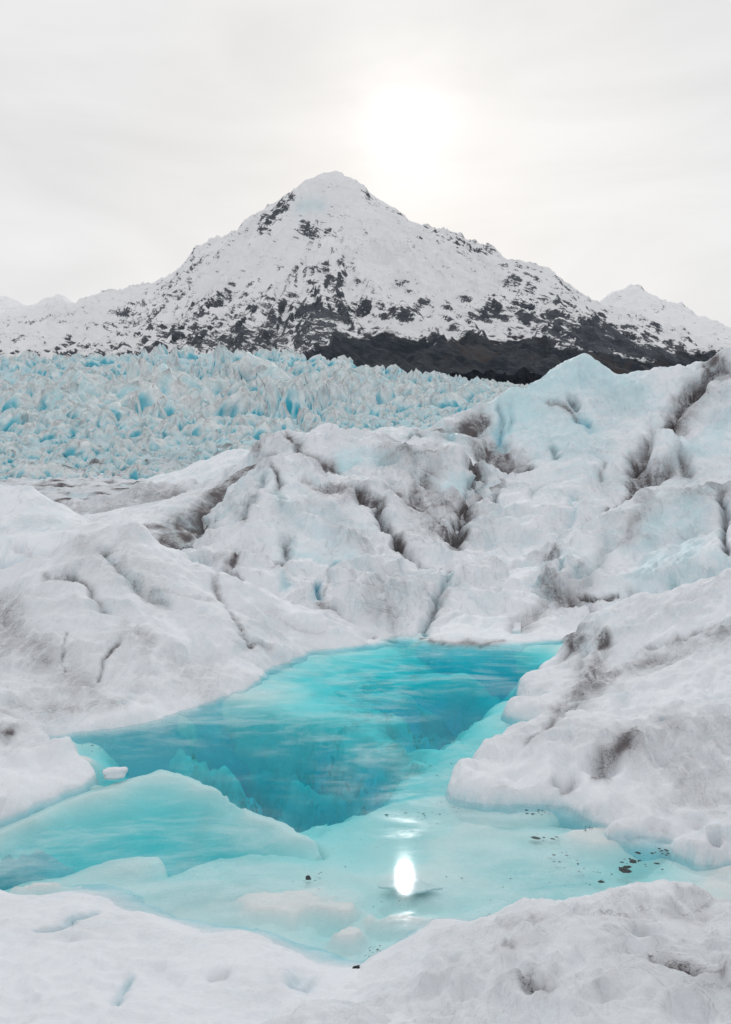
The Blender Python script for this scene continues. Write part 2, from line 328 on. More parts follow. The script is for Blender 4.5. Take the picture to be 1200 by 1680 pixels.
# --- shelf with the dark wall in the crevice
ptsG = [(120,868,29),(180,864,29),(215,860,29),(250,848,30),(300,832,31.5),(335,822,33),(355,813,34),(372,799,35.5),(392,782,36.5),(412,766,37.5),(432,748,39),(450,735,39.5),
  (230,875,27.8),(262,886,27.2),(285,905,26.4),(300,912,26.0),(320,870,30.2),(345,860,31.2),(365,835,33.2),(330,905,26.6),(360,890,28),(385,850,31),(410,800,34.5),
  (200,850,31.5),(240,836,33),(300,818,35),(340,806,37)] + [((px-CX)/F*46, 46, 'w', 1.6) for px in (100,200,300,400,460)] + [((px-CX)/F*24, 24, 'w', 0.2) for px in (200,300,400)]
strokesG = [([(285,890),(320,870),(350,840),(375,815)], 30, 0.8, 0.3, 0.05, 0.0), ([(300,880),(340,860)], 30, 0.5, 0.2, 0.05, 0.1), ([(300,905),(345,897),(368,868),(383,838)], 9, 0.9, 0.2, 0.5, 0.5), ([(355,812),(372,797),(412,765)], 5, 0.7, 0, 0, 0.0), ([(270,884),(300,909)], 5, 0.8, 0, 0, 0.1),
  ([(375,815),(400,785),(425,760)], 14, 0.45, 0, 0, 0), ([(240,870),(270,862)], 7, 0.3, 0, 0, 0.04), ([(330,880),(340,850)], 5, 0.5, 0.2, 0, 0.15), ([(380,825),(386,845)], 3, 0.9, 0, 0.4, 0.2)]
landform('ice_shelf', MAT_MID, 'pale ice shelf with a dark grey wall beside the tall ridge', ptsG, (-0.34,-0.09,23.5,46), (180,190), c=0.5, s=1.2, amp=0.5, strokes=strokesG, dg=1.35, seed=31, blue0=0.08, dirt0=0.1, flute=0.05)

# --- dirty hummocks and a small snow dome beyond the shelf
ptsH = [(200,835,50),(235,828,52),(262,808,54),(285,796,55),(310,786,56),(330,776,57),(345,782,57),(365,795,55),(400,800,53),(240,850,46),(290,838,46),(330,828,46),(270,830,49),(300,815,50.5),(345,815,50),(380,812,50)] + \
  [((px-CX)/F*66, 66, 'w', 2.5) for px in (150,250,350,450)] + [((px-CX)/F*42, 42, 'w', 1.0) for px in (150,250,350,450)] + [(150,850,48),(440,800,52)]
landform('ice_hummocks', MAT_MID, 'grey streaked ice hummocks beyond the pale shelf', ptsH, (-0.33,-0.09,42.5,66), (190,150), c=0.5, s=1.8, amp=1.1, seed=41, dirt0=0.35, flute=0.2, blue0=0.05,
  strokes=[([(245,830),(270,820),(285,800)], 14, 0.6, 0, 0, 0.3), ([(290,832),(310,805),(330,780)], 12, 0.55, 0.2, 0, 0.5), ([(330,785),(345,800),(350,812)], 4, 0.7, 0, 0, 0.2), ([(300,825),(345,800)], 20, 0.3, 0, 0, 0)])
ptsH2 = [(300,778,70),(330,762,72),(355,752,73),(380,744,74),(405,741,74),(422,750,74),(450,752,73),(310,800,64),(350,795,64),(400,795,63),(440,790,62),(280,790,68)] + [((px-CX)/F*88, 88, 'w', 3.0) for px in (250,350,450,520)] + [((px-CX)/F*60, 60, 'w', 2.0) for px in (250,350,450)]
landform('snow_hump', MAT_MID, 'small clean white snow hump left of the tall ridge', ptsH2, (-0.24,-0.06,60,88), (130,100), c=1.2, s=2.5, amp=0.5, seed=45, blue0=0.2)

# --- the tall ridge in the middle
ptsE = zz([(600,1056),(640,1050),(690,1047)], 0.0) + zu([(600,1075),(690,1066),(640,1072)], -0.4) + [(q[0],q[1],'w',-1.0) for q in (P(560,1100,z=0),P(620,1088,z=0),P(700,1084,z=0))] + \
 [(310,918,25.2),(345,899,26.6),(368,868,28.2),(385,840,29.5),(402,810,30.6),(420,780,31.6),(440,753,32.6),(452,744,33.0),(462,741,33.2),(480,749,33.4),(520,766,33.4),(570,776,33.4),
  (432,722,38.2),(445,714,39),(480,703,40),(530,697,41),(560,703,41),(600,714,40.5),(500,725,38.2),(525,757,35.4),(560,765,35.4),(600,755,36),(590,735,38.5),(630,760,35.8),
  (640,724,37.5),(670,722,37.8),(700,730,37.8),(740,738,37.8),(775,746,37.8),(795,765,37.6),
  (520,1005,21.4),(560,1030,20.8),(600,1034,20.9),(640,1030,21.3),(560,950,23.6),(450,930,23.8),(400,935,22.6),(350,925,23.6),(480,860,27.0),(430,870,26.6),(420,830,28.8),(460,790,30.8),(550,825,29.6),(520,790,31.6),(600,872,27.4),(540,880,26.6),(650,905,26.4),(620,950,24.0),(680,960,24.2),(700,952,24.6),(730,935,25.6),(705,1005,22.2),(670,1010,22.0),
  (600,810,31.6),(640,838,30.4),(680,880,28.2),(700,855,30.0),(750,905,27.8),(660,790,33.6),(700,790,34.2),(740,800,34.6),(690,830,31.8),(755,850,31.6),(770,800,35.0),(790,800,36.6)] + \
 [((px-CX)/F*48, 48, 'w', 2.5) for px in (400,480,560,640,720,800)] + [((px-CX)/F*24, 24, 'w', -0.9) for px in (270,300)] + [((px-CX)/F*30, 30, 'w', 0.2) for px in (270,330)] + [((px-CX)/F*37, 37, 'w', 2.5) for px in (370,)] + [(820,820,37),(790,920,29),(740,1000,23)]
strokesE = [
 ([(590,812),(615,828),(640,860),(655,880)], 7, 0.65, 0, 0.1, 0.45), ([(655,880),(690,910),(720,935),(740,948)], 6, 0.5, 0.1, 0, 0.30), ([(600,820),(625,835)], 8, 0.7, 0, 0, 0.2), ([(640,800),(680,830),(720,860),(740,890)], 11, 0.45, 0, 0, 0.15),
 ([(440,755),(455,760),(460,790)], 7, 0.45, 0, 0, 0.2), ([(430,775),(415,820),(395,850)], 9, 0.30, 0.3, 0, 0.25), ([(455,800),(470,830)], 12, 0.1, 0.5, 0, 0.1),
 ([(470,870),(475,900),(460,930)], 10, 0.40, 0.1, 0, 0.25), ([(388,910),(380,925)], 7, 0.65, 0, 0, 0.15), ([(375,940),(400,950)], 5, 0.35, 0, 0, 0.05),
 ([(505,745),(530,757),(550,762)], 9, 0.85, 0, 0.0, 0.4), ([(475,712),(495,735)], 9, 0.55, 0.1, 0, 0.2), ([(440,720),(420,750)], 14, 0.45, 0, 0, 0), ([(560,752),(600,748),(640,750)], 14, -0.1, 0.7, 0.02, 0.15),
 ([(650,745),(700,760),(690,790)], 30, 0.38, 0.1, 0, 0.1), ([(700,735),(730,740)], 5, 0.7, 0, 0, 0.1), ([(735,790),(775,785)], 16, -0.1, 0.5, 0, 0), ([(690,800),(745,830),(755,850)], 20, 0.35, 0, 0, 0.1),
 ([(780,750),(795,775),(775,810),(760,850),(750,890)], 13, 0.75, 0, 0.1, 0.5), ([(755,880),(752,905)], 8, 0.4, 0, 0, 0.2), ([(735,960),(715,1000),(692,1040)], 7, 0.25, 0.3, 0.05, 0.25),
 ([(520,965),(520,990)], 7, 0.0, 0.6, 0.75, 0.3), ([(550,918),(555,922)], 6, 0.1, 0.5, 0.5, 0.15), ([(465,955),(470,960)], 8, 0, 0.5, 0.25, 0.1), ([(542,925),(540,960),(530,990)], 4, 0.15, 0.1, 0, 0.06), ([(525,1005),(560,1030),(610,1045)], 6, 0.3, 0, 0, 0.04), ([(620,995),(645,1030)], 18, 0.3, 0, 0, 0.05),
 ([(520,800),(570,805)], 14, 0.4, 0, 0, 0.12), ([(500,780),(550,792)], 8, 0.25, 0, 0, 0.1), ([(545,850),(590,880)], 26, 0.18, 0, 0, 0), ([(690,865),(700,840)], 30, 0.25, 0, 0, 0),
 ([(640,1048),(690,1046)], 6, 0.55, 0.1, 0.3, 0.12), ([(480,880),(560,900)], 40, 0.0, 0.35, 0, 0), ([(350,925),(420,900)], 30, 0.12, 0, 0, 0), ([(600,900),(650,960)], 40, 0.10, 0.1, 0, 0)]
landform('ice_ridge', MAT_MID, 'tall fluted ice ridge with grey gullies at the head of the pool', ptsE, (-0.25,0.17,18.2,48), (385,365), c=0.24, s=1.35, amp=1.1, cr=0.10, strokes=strokesE, seed=51, dg=1.35, dirt0=0.14, blue0=0.12, flute=0.16, power=1.1)

# --- the long right-hand slope up to the blue crest
ptsF = zz([(690,1048),(730,1055),(800,1056),(860,1053),(930,1048),(990,1040)], 0.0) + zu([(690,1066),(800,1076),(930,1068),(1000,1060)], -0.4) + zu([(690,1085),(760,1090),(830,1090),(930,1085),(1020,1080)], -1.0) + \
 [(640,705,47),(680,701,47.5),(720,692,48),(760,682,48.5),(800,668,49),(830,650,50),(855,644,50),(880,640,50),(905,622,50),(930,600,50.5),(948,586,51),(962,581,51),(985,590,51),(1010,606,50.5),(1040,613,50),(1075,610,49),(1110,600,48),(1150,596,47),(1175,588,46),(1200,580,45),(1300,560,43),(1450,560,42),
  (700,725,44),(740,720,44.5),(780,725,44.5),(815,730,44.5),(650,745,42),(730,760,40.5),(790,770,39),(830,770,40),(800,700,47),
  (760,965,25),(740,1000,23),(800,905,28.6),(850,852,32),(900,802,36),(950,752,40),(870,770,40),(850,700,46.5),(900,690,46.8),(950,680,46.6),(900,740,42.5),(1000,722,43),(1050,765,38.5),(1010,650,48),(1060,660,46.5),(960,630,49.5),(900,985,23.6),(850,1005,22.6),(930,1005,22.8),(800,1022,21.6),(880,930,26.4),(860,960,24.6),(920,890,29),(1000,800,35.5),(960,840,32.5),
  (1020,690,45),(1100,680,43.5),(1060,740,41),(1085,722,39.5),(1085,752,37.8),(1130,720,40.5),(1150,690,42.5),(1200,650,42.5),(1200,720,38.5),(1130,770,37),(1100,790,35.5),(1180,780,35),(1300,650,39),(1300,760,33),(1450,700,36),(1150,630,45.5),(1120,640,45.5),
  (1050,880,30),(1150,880,29.5),(1250,880,28)] + \
 [((px-CX)/F*60, 60, 'w', 5.0) for px in (850,950,1050,1150,1300)] + [((px-CX)/F*58, 58, 'w', 4.5) for px in (600,700,800)] + [(680,1000,22.5),(700,930,27),(720,850,33),(620,760,42),(560,740,45),(1100,980,25),(1250,960,24)]
strokesF = [
 ([(1040,765),(1060,735),(1095,690),(1130,640),(1170,600)], 13, 0.55, 0.1, 0, 0.7), ([(1110,690),(1150,640),(1185,600)], 22, 0.45, 0, 0, 0.1), ([(1160,600),(1175,590)], 8, 0.5, 0, 0, 0),
 ([(940,655),(948,665)], 7, 0.35, 0.2, 0.2, 0.6), ([(950,686),(962,687)], 8, 0, 0.6, 0.75, 0.6), ([(905,665),(930,668),(945,680)], 5, 0.45, 0, 0, 0.2), ([(820,700),(823,722)], 10, 0.0, 0.5, 0.45, 0.5), ([(818,665),(822,690)], 6, 0.1, 0.6, 0.15, 0.4), ([(835,665),(838,700)], 7, 0, 0.5, 0.1, 0.3),
 ([(700,705),(740,700),(790,690)], 15, 0.45, 0.2, 0, 0.3), ([(690,712),(672,716)], 7, 0.4, 0.4, 0.1, 0.2), ([(735,705),(742,715)], 8, -0.1, 0.6, 0.4, 0.2), ([(800,735),(830,745),(850,755)], 16, 0.7, 0, 0, 0.3), ([(795,760),(805,775),(830,760),(865,760)], 8, 0.8, 0, 0.1, 0.4), ([(780,715),(800,740)], 16, 0.5, 0, 0, 0.2), ([(770,690),(795,680)], 9, 0.6, 0, 0, 0.2),
 ([(755,885),(775,845),(800,800)], 8, 0.6, 0, 0, 0.3), ([(815,815),(805,840),(770,880)], 5, 0.4, 0.4, 0.05, 0.2), ([(830,760),(800,800),(760,850)], 20, 0.4, 0, 0, 0.1), ([(730,970),(700,1030)], 7, 0.25, 0.2, 0, 0.2),
 ([(900,915),(940,885),(980,860),(1010,835),(1040,810)], 6, 0.5, 0, 0, 0.15), ([(1040,790),(1065,775),(1095,770)], 12, 0.75, 0, 0.1, 0.5), ([(1035,745),(1045,760)], 6, 0.5, 0.2, 0, 0.3), ([(1105,722),(1110,726)], 6, 0.2, 0.2, 0.55, 0.4), ([(1075,705),(1100,705)], 5, 0.4, 0, 0, 0.15), ([(1115,755),(1130,775)], 12, 0.4, 0.2, 0, 0.4), ([(1060,722),(1110,740)], 18, -0.1, 0.1, 0, -0.5),
 ([(945,815),(940,860)], 7, 0.0, 0.45, 0.05, 0.15), ([(905,735),(912,745)], 7, 0.2, 0.4, 0.1, 0.3), ([(1000,755),(985,770)], 6, 0.35, 0.1, 0, 0.2), ([(885,800),(880,815)], 8, 0.15, 0.2, 0, 0.15), ([(745,975),(720,1010)], 9, 0.3, 0, 0, 0.05),
 ([(900,990),(880,1010),(850,1022)], 14, 0.4, 0, 0, 0.15), ([(850,650),(960,600),(1040,640)], 40, 0, 0.55, 0, 0), ([(860,700),(960,720)], 50, 0, 0.35, 0, 0), ([(1140,740),(1200,690)], 22, 0, 0.3, 0.03, 0), ([(690,1048),(740,1056),(830,1057)], 5, 0.4, 0, 0, 0.0), ([(930,860),(1000,800)], 30, 0.10, 0, 0, 0)]
landform('ice_slope', MAT_MID, 'long right-hand ice slope rising to a smooth pale-blue crest', ptsF, (-0.02,0.62,18.2,60), (385,350), c=0.36, s=1.7, amp=0.85, cr=0.08, strokes=strokesF, seed=61, dg=1.35, dirt0=0.07, blue0=0.16, flute=0.11, power=1.1)

# --- lower right wall
ptsW = [(880,935,25.4),(890,918,26),(905,904,26.4),(950,880,27),(1000,846,27.6),(1030,822,28),(1062,797,28.4),(1075,800,28.2),(1100,802,28),(1140,797,27.6),(1180,797,27.2),(1240,790,26.8),(1400,770,26),
 (885,950,24.6),(905,970,23.8),(930,992,23.0),(955,1012,22.3),(980,1010,22.0),(1010,1000,21.8),(1060,985,21.6),(1130,965,21.2),(1200,935,21),(1300,900,21),(1450,880,21),(960,940,24.6),(1000,930,24.6),(1060,900,25.2),(1130,890,25),(1200,870,24.6),(1300,850,24),(1100,850,26.6)] + \
 [((px-CX)/F*31, 31, 'w', 1.0) for px in (860,950,1050,1150,1300,1450)] + [((px-CX)/F*20.5, 20.5, 'w', -0.4) for px in (900,960,1100,1250,1400)] + [((px-CX)/F*y, y, 'w', z) for px, y, z in ((850,25,-0.3),(860,23.5,-0.6),(895,22.2,-0.6),(930,21.4,-0.6))]
strokesW = [([(1060,800),(1050,840),(1030,880)], 14, 0.25, 0, 0, 0.0), ([(1130,800),(1175,800),(1195,815)], 16, 0.35, 0, 0, 0), ([(1182,810),(1188,850),(1190,900)], 7, 0.5, 0.1, 0.1, 0.35), ([(890,920),(910,900)], 9, 0.45, 0, 0, 0.1), ([(885,940),(920,975),(955,1000)], 20, 0.45, 0.1, 0, 0.15), ([(940,945),(950,945)], 7, 0.1, 0.4, 0.2, 0.3), ([(925,925),(920,935)], 5, 0.1, 0.4, 0.15, 0.15),
 ([(950,975),(985,975),(1010,972)], 4, 0.6, 0, 0, 0.1), ([(1035,965),(1045,985)], 10, 0.5, 0.1, 0, 0.15), ([(1000,880),(980,920),(960,960)], 14, 0.2, 0.2, 0, 0.1), ([(1080,850),(1060,930)], 20, 0, 0.4, 0, 0.0), ([(1140,830),(1120,920)], 25, 0, 0.35, 0.02, 0), ([(1100,950),(1110,965)], 8, 0.2, 0.3, 0, 0.1), ([(930,1000),(960,1015)], 14, 0.4, 0, 0, 0)]
landform('ice_wall', MAT_MID, 'scalloped pale-blue ice wall on the right above the near bank', ptsW, (0.14,0.62,20.4,31), (290,180), c=0.3, s=1.1, amp=1.0, cr=0.10, strokes=strokesW, seed=71, dg=1.3, dirt0=0.22, blue0=0.25, flute=0.24)

# --- right bank
shoreB = [(940,1046),(925,1052),(916,1068),(908,1087),(885,1100),(858,1112),(848,1135),(862,1147),(875,1150),(850,1158),(829,1166),(850,1178),(883,1187),(892,1196),(870,1212),(846,1224),(812,1235),(790,1243),(771,1253),(745,1275),(725,1295),(750,1310),(790,1316),(825,1320),(860,1319),(892,1320),(933,1326),(967,1345),(987,1349),(1000,1374),(1046,1376),(1100,1380),(1112,1396),(1137,1412),(1200,1410),(1300,1420),(1400,1440)]
underB = [(800,1082),(760,1078),(840,1072),(815,1125),(780,1145),(905,1055),(890,1080),(845,1105),(825,1135),(805,1160),(855,1200),(820,1215),(770,1235),(730,1262),(700,1295),(735,1328),(800,1338),(880,1342),(945,1362),(985,1395),(1050,1405),(1095,1412),(1130,1432),(1200,1440),(1300,1450)]
ptsB = zz(shoreB, 0.0) + zu(underB, -0.45) + pool_pts(shoreB + underB) + \
 [(952,1030,17.5),(975,1014,16.7),(1000,1005,16.5),(1040,997,16.3),(1100,985,16),(1150,967,15.8),(1200,946,15.6),(1300,905,16),(1450,860,15.5),
  (985,1040,15.9),(962,1075,15.7),(930,1090,16.1),(1010,1060,15.2),(1060,1040,15.2),(1130,1010,15.0),(1200,1000,14.4)] + \
 zz([(890,1125),(900,1160),(800,1280),(880,1290),(820,1255)], 0.09) + zz([(950,1310),(1040,1345),(1100,1350),(1150,1392)], 0.055) + zz([(935,1130),(980,1120),(940,1180),(900,1240)], 0.2) + zz([(1010,1290),(1080,1310),(1180,1360),(1300,1390)], 0.13) + zz([(1000,1180),(960,1230),(1050,1230)], 0.28) + zz([(1120,1270),(1200,1320)], 0.22) + zz([(1050,1110),(1060,1170),(1200,1240),(1300,1280)], 0.4) + zz([(1100,1090),(1130,1150),(1200,1170)], 0.6) + zz([(1200,1080),(1300,1150)], 0.82) + zz([(1450,1150)], 1.0) + \
 [((px-CX)/F*21.5, 21.5, 'w', -0.5) for px in (950,1050,1150,1300,1450)] + [((px-CX)/F*19.5, 19.5, 'w', 0.1) for px in (970,1050,1150,1300)] + [(4.6,6.9,'w',0.35),(5.6,7.2,'w',0.7),(7,8.5,'w',1.2),(8,11,'w',1.6),(10,15,'w',2.0),(14,19,'w',2.2),(6.6,6.9,'w',0.9)]
strokesB = [([(945,1042),(965,1035),(985,1045)], 18, 0.62, 0, 0, 0.0), ([(985,1050),(982,1085),(972,1110)], 15, 0.5, 0, 0, 0.03), ([(940,1050),(925,1075)], 14, 0.35, 0.1, 0, 0.03), ([(955,1060),(950,1100)], 9, 0.2, 0.3, 0, 0.06), ([(970,1120),(935,1160)], 14, 0.3, 0.1, 0, 0.03), ([(920,1165),(950,1145),(1000,1110),(1060,1080),(1120,1060),(1200,1030)], 15, 0.45, 0, 0, 0.04), ([(1060,1060),(1120,1040),(1190,1015)], 5, 0.25, 0, 0, 0.05),
 ([(870,1225),(900,1200),(925,1180)], 8, 0.35, 0, 0, 0.04), ([(980,1255),(1010,1240),(1040,1215)], 14, 0.5, 0, 0, 0), ([(970,1285),(1000,1285)], 6, 0.5, 0, 0, 0), ([(910,1285),(940,1280)], 8, 0.3, 0, 0, 0), ([(1060,1240),(1120,1280),(1200,1260)], 45, 0.22, 0, 0, 0), ([(1100,1190),(1150,1215),(1200,1210)], 25, 0.22, 0, 0, 0), ([(1095,1186),(1110,1190)], 6, 0, 0.4, 0.5, 0.08),
 ([(1000,1374),(1046,1376),(1100,1380)], 7, 0, 0.5, 0.25, 0.04), ([(892,1322),(960,1342)], 6, 0, 0.5, 0.2, 0.03), ([(925,1302),(935,1300)], 5, 0.5, 0.1, 0, 0.05), ([(1085,1310),(1200,1300)], 20, 0.2, 0, 0, 0)]
dentsB = [(990,1262,24,16,0.17), (935,1285,18,12,0.10), (850,1280,22,12,0.07), (925,1270,14,20,0.08), (1160,1120,22,12,0.10), (1172,1378,9,14,0.12), (1145,1345,16,12,0.07), (1070,1355,10,6,0.06), (1090,1360,9,6,0.06), (1025,1150,16,18,0.08), (1095,1240,30,20,0.08), (905,1225,14,9,0.05), (1180,1180,26,16,0.08), (820,1285,14,8,0.05), (1105,1182,14,8,0.10)]
landform('snow_slope', MAT_NEAR, 'lumpy white snow slope on the right bank with a brown-stained nose', ptsB, (0.05,0.95,6.3,21.5), (450,350), c=0.22, s=0.62, amp=0.8, cups=0.05, cr=0.06, strokes=strokesB, dents=dentsB, seed=81, dg=1.15, dirt0=0.12, lip=0.07, blue0=0.03, steep=0.35, power=1.25, flute=0.05)

# --- near banks under the photographer
shoreL = [(-200,1448),(-100,1452),(0,1467),(50,1472),(100,1472),(140,1476),(165,1487),(178,1497),(235,1500),(265,1515),(305,1535),(340,1546),(400,1533),(440,1546),(490,1570),(505,1590),(530,1600),(575,1596)]
ptsL = zz(shoreL, 0.02) + zz([(-200,1425),(-100,1435),(0,1447),(60,1452),(120,1452),(165,1466),(200,1478),(250,1484),(300,1505),(350,1520),(410,1510),(470,1530),(530,1560),(580,1575),(650,1580)], -0.3) + \
 zz([(0,1500),(100,1505),(200,1530),(300,1570),(380,1565),(450,1590),(510,1630),(580,1630)], 0.12) + zz([(0,1560),(100,1570),(200,1600),(300,1620),(400,1620),(500,1670)], 0.22) + zz([(0,1680),(150,1690),(300,1700),(450,1710),(600,1690),(-200,1600),(-200,1500)], 0.36) + \
 [(-3, 1.5, 'w', 1.2), (0, 0.5, 'w', 1.25), (-1.5, 3.0, 'w', 0.8), (-3.5, 3.5, 'w', 0.7), (0, 3.2, 'w', 0.8), (-4.6, 6.4, 'w', 0.4), (-4.8, 7.2, 'w', 0.3), (-5.6, 7.8, 'w', 0.5), (-6.5, 6.5, 'w', 0.8), (-5, 4.5, 'w', 0.9)] + [(x, 7.9, 'w', -0.8) for x in (-3.2,-2,-1,0,1)]
strokesL = [([(62,1526),(110,1512),(165,1495)], 4, 0, 0.4, 0.25, 0.05), ([(190,1645),(205,1620),(215,1600)], 8, 0, 0.5, 0.12, 0.05), ([(480,1610),(500,1615)], 14, 0, 0.5, 0.10, 0.05), ([(340,1600),(370,1598)], 5, 0.15, 0.1, 0, 0.02)]
landform('snow_bank', MAT_NEAR, 'flat granular white snow bank at the lower left edge of the pool', ptsL, (-1.05,0.12,0.6,8.0), (410,265), c=0.2, s=0.4, amp=0.5, cups=0.05, strokes=strokesL, dents=[(490,1612,24,12,0.05),(120,1540,30,10,0.03),(260,1590,26,12,0.03)], seed=91, lip=0.04, under=0.8, blue0=0.0, power=0.75, zmin=-0.9)
shoreR = [(585,1600),(605,1583),(630,1565),(675,1541),(705,1528),(730,1516),(765,1527),(815,1511)]
ptsR = zz(shoreR, 0.02) + zz([(560,1600),(590,1570),(630,1545),(680,1520),(730,1500),(780,1508),(815,1495)], -0.35) + zz([(640,1590),(700,1560),(760,1545),(600,1625)], 0.14) + \
 zz([(860,1493),(900,1490)], 0.25) + zz([(950,1482),(985,1476)], 0.40) + zz([(1035,1473),(1090,1470),(1140,1476)], 0.52) + zz([(1185,1496),(1230,1510),(1400,1510)], 0.5) + \
 [(860,1460,'z',-0.4),(900,1452,'z',-0.45),(960,1440,'z',-0.45),(1040,1425,'z',-0.4),(1100,1418,'z',-0.4),(1170,1430,'z',-0.4),(1240,1450,'z',-0.3),(1400,1455,'z',-0.3)] + \
 zz([(700,1620),(800,1580),(620,1680),(540,1680)], 0.34) + zz([(900,1540),(780,1650)], 0.46) + zz([(1000,1530),(900,1620),(1100,1540),(860,1680)], 0.62) + zz([(1000,1640),(1200,1600),(1100,1680),(1000,1700)], 0.78) + zz([(1200,1700),(1300,1600),(1450,1600)], 0.9) + \
 [(2, 1.5, 'w', 1.25), (0, 0.5, 'w', 1.25), (1.0, 3.0, 'w', 0.98), (3.5, 3.5, 'w', 1.0), (-0.7, 3.6, 'w', 0.6), (-1.3, 5.2, 'w', -0.4), (-1.3, 4.2, 'w', 0.0), (-1.5, 3.0, 'w', 0.4), (-1.2, 6.2, 'w', -0.8), (-1.5, 1.0, 'w', 0.8), (4.5, 6.3, 'w', 0.45), (5.2, 7.4, 'w', 0.5), (6, 6, 'w', 0.9), (5, 4.5, 'w', 1.0), (7, 7.4, 'w', 0.8)] + [(x, 7.6, 'w', -0.8) for x in (-0.3,0.5,1.5,2.5,3.5)]
strokesR = [([(960,1510),(1010,1500),(1080,1497),(1150,1500)], 16, 0.34, 0, 0, 0.03), ([(830,1525),(900,1520),(930,1515)], 16, 0.22, 0, 0, 0.02), ([(1080,1580),(1130,1595),(1185,1605)], 8, 0.42, 0, 0, 0.04), ([(870,1605),(890,1620),(900,1630)], 12, 0.35, 0, 0, 0.05), ([(940,1590),(900,1610)], 14, 0.22, 0, 0, 0.03), ([(1000,1560),(1200,1560)], 45, 0.16, 0, 0, 0), ([(700,1640),(1000,1650),(1200,1650)], 60, 0.13, 0, 0, 0), ([(820,1570),(835,1575)], 9, 0.3, 0, 0, 0.03), ([(1030,1528),(1060,1530)], 10, 0.12, 0.3, 0, 0.04)]
landform('snow_mound', MAT_NEAR, 'rounded snow mound with grey-brown dust in the lower right corner', ptsR, (-0.36,1.05,0.6,7.5), (450,285), c=0.16, s=0.4, amp=0.85, cups=0.06, strokes=strokesR, dents=[(885,1618,22,12,0.07),(1010,1640,34,18,0.06),(665,1605,20,12,0.03),(740,1580,20,9,0.03),(1050,1535,30,8,0.04),(945,1575,20,12,0.03)], seed=101, dg=1.1, lip=0.05, under=1.0, blue0=0.0, dirt0=0.10, power=0.75, zmin=-0.9)

# ------------------------------------------------------------------ the pool: bed, sunken slabs, water
def pool_material():
    m, t = new_mat('sunken_ice')
    pos = N('ShaderNodeNewGeometry', t).outputs['Position']
    n1 = noise(t, pos, 0.9, 6, 0.6, 0.8, (1, 0.6, 1)); n2 = noise(t, pos, 5, 6, 0.62, 0.6, (1, 0.5, 1)); n3 = noise(t, pos, 28, 4, 0.65)
    col = mixc(t, rmap(t, M('ADD', n1, M('MULTIPLY', n2, 0.4, t), t), 0.45, 0.95), (0.78, 0.785, 0.79), (0.68, 0.735, 0.75))
    d = M('MULTIPLY', attr(t, 'dirt'), rmap(t, n2, 0.3, 0.65, 0.3, 1.0), t, True)
    col = mixc(t, d, col, (0.26, 0.27, 0.27))
    sp = rmap(t, noise(t, pos, 34, 2, 0.5), 0.73, 0.78)
    col = mixc(t, M('MULTIPLY', sp, rmap(t, n1, 0.5, 0.68), t), col, (0.12, 0.12, 0.12))
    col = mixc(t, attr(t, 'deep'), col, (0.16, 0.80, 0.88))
    b = N('ShaderNodeBsdfPrincipled', t); L(col, b.inputs['Base Color'], t); b.inputs['Roughness'].default_value = 0.7
    bp = N('ShaderNodeBump', t); bp.inputs['Strength'].default_value = 0.5; bp.inputs['Distance'].default_value = 0.03
    L(M('ADD', n2, M('MULTIPLY', n3, 0.4, t), t), bp.inputs['Height'], t); L(bp.outputs[0], b.inputs['Normal'], t)
    o = N('ShaderNodeOutputMaterial', t); L(b.outputs[0], o.inputs[0], t); return m
MAT_BED = pool_material()
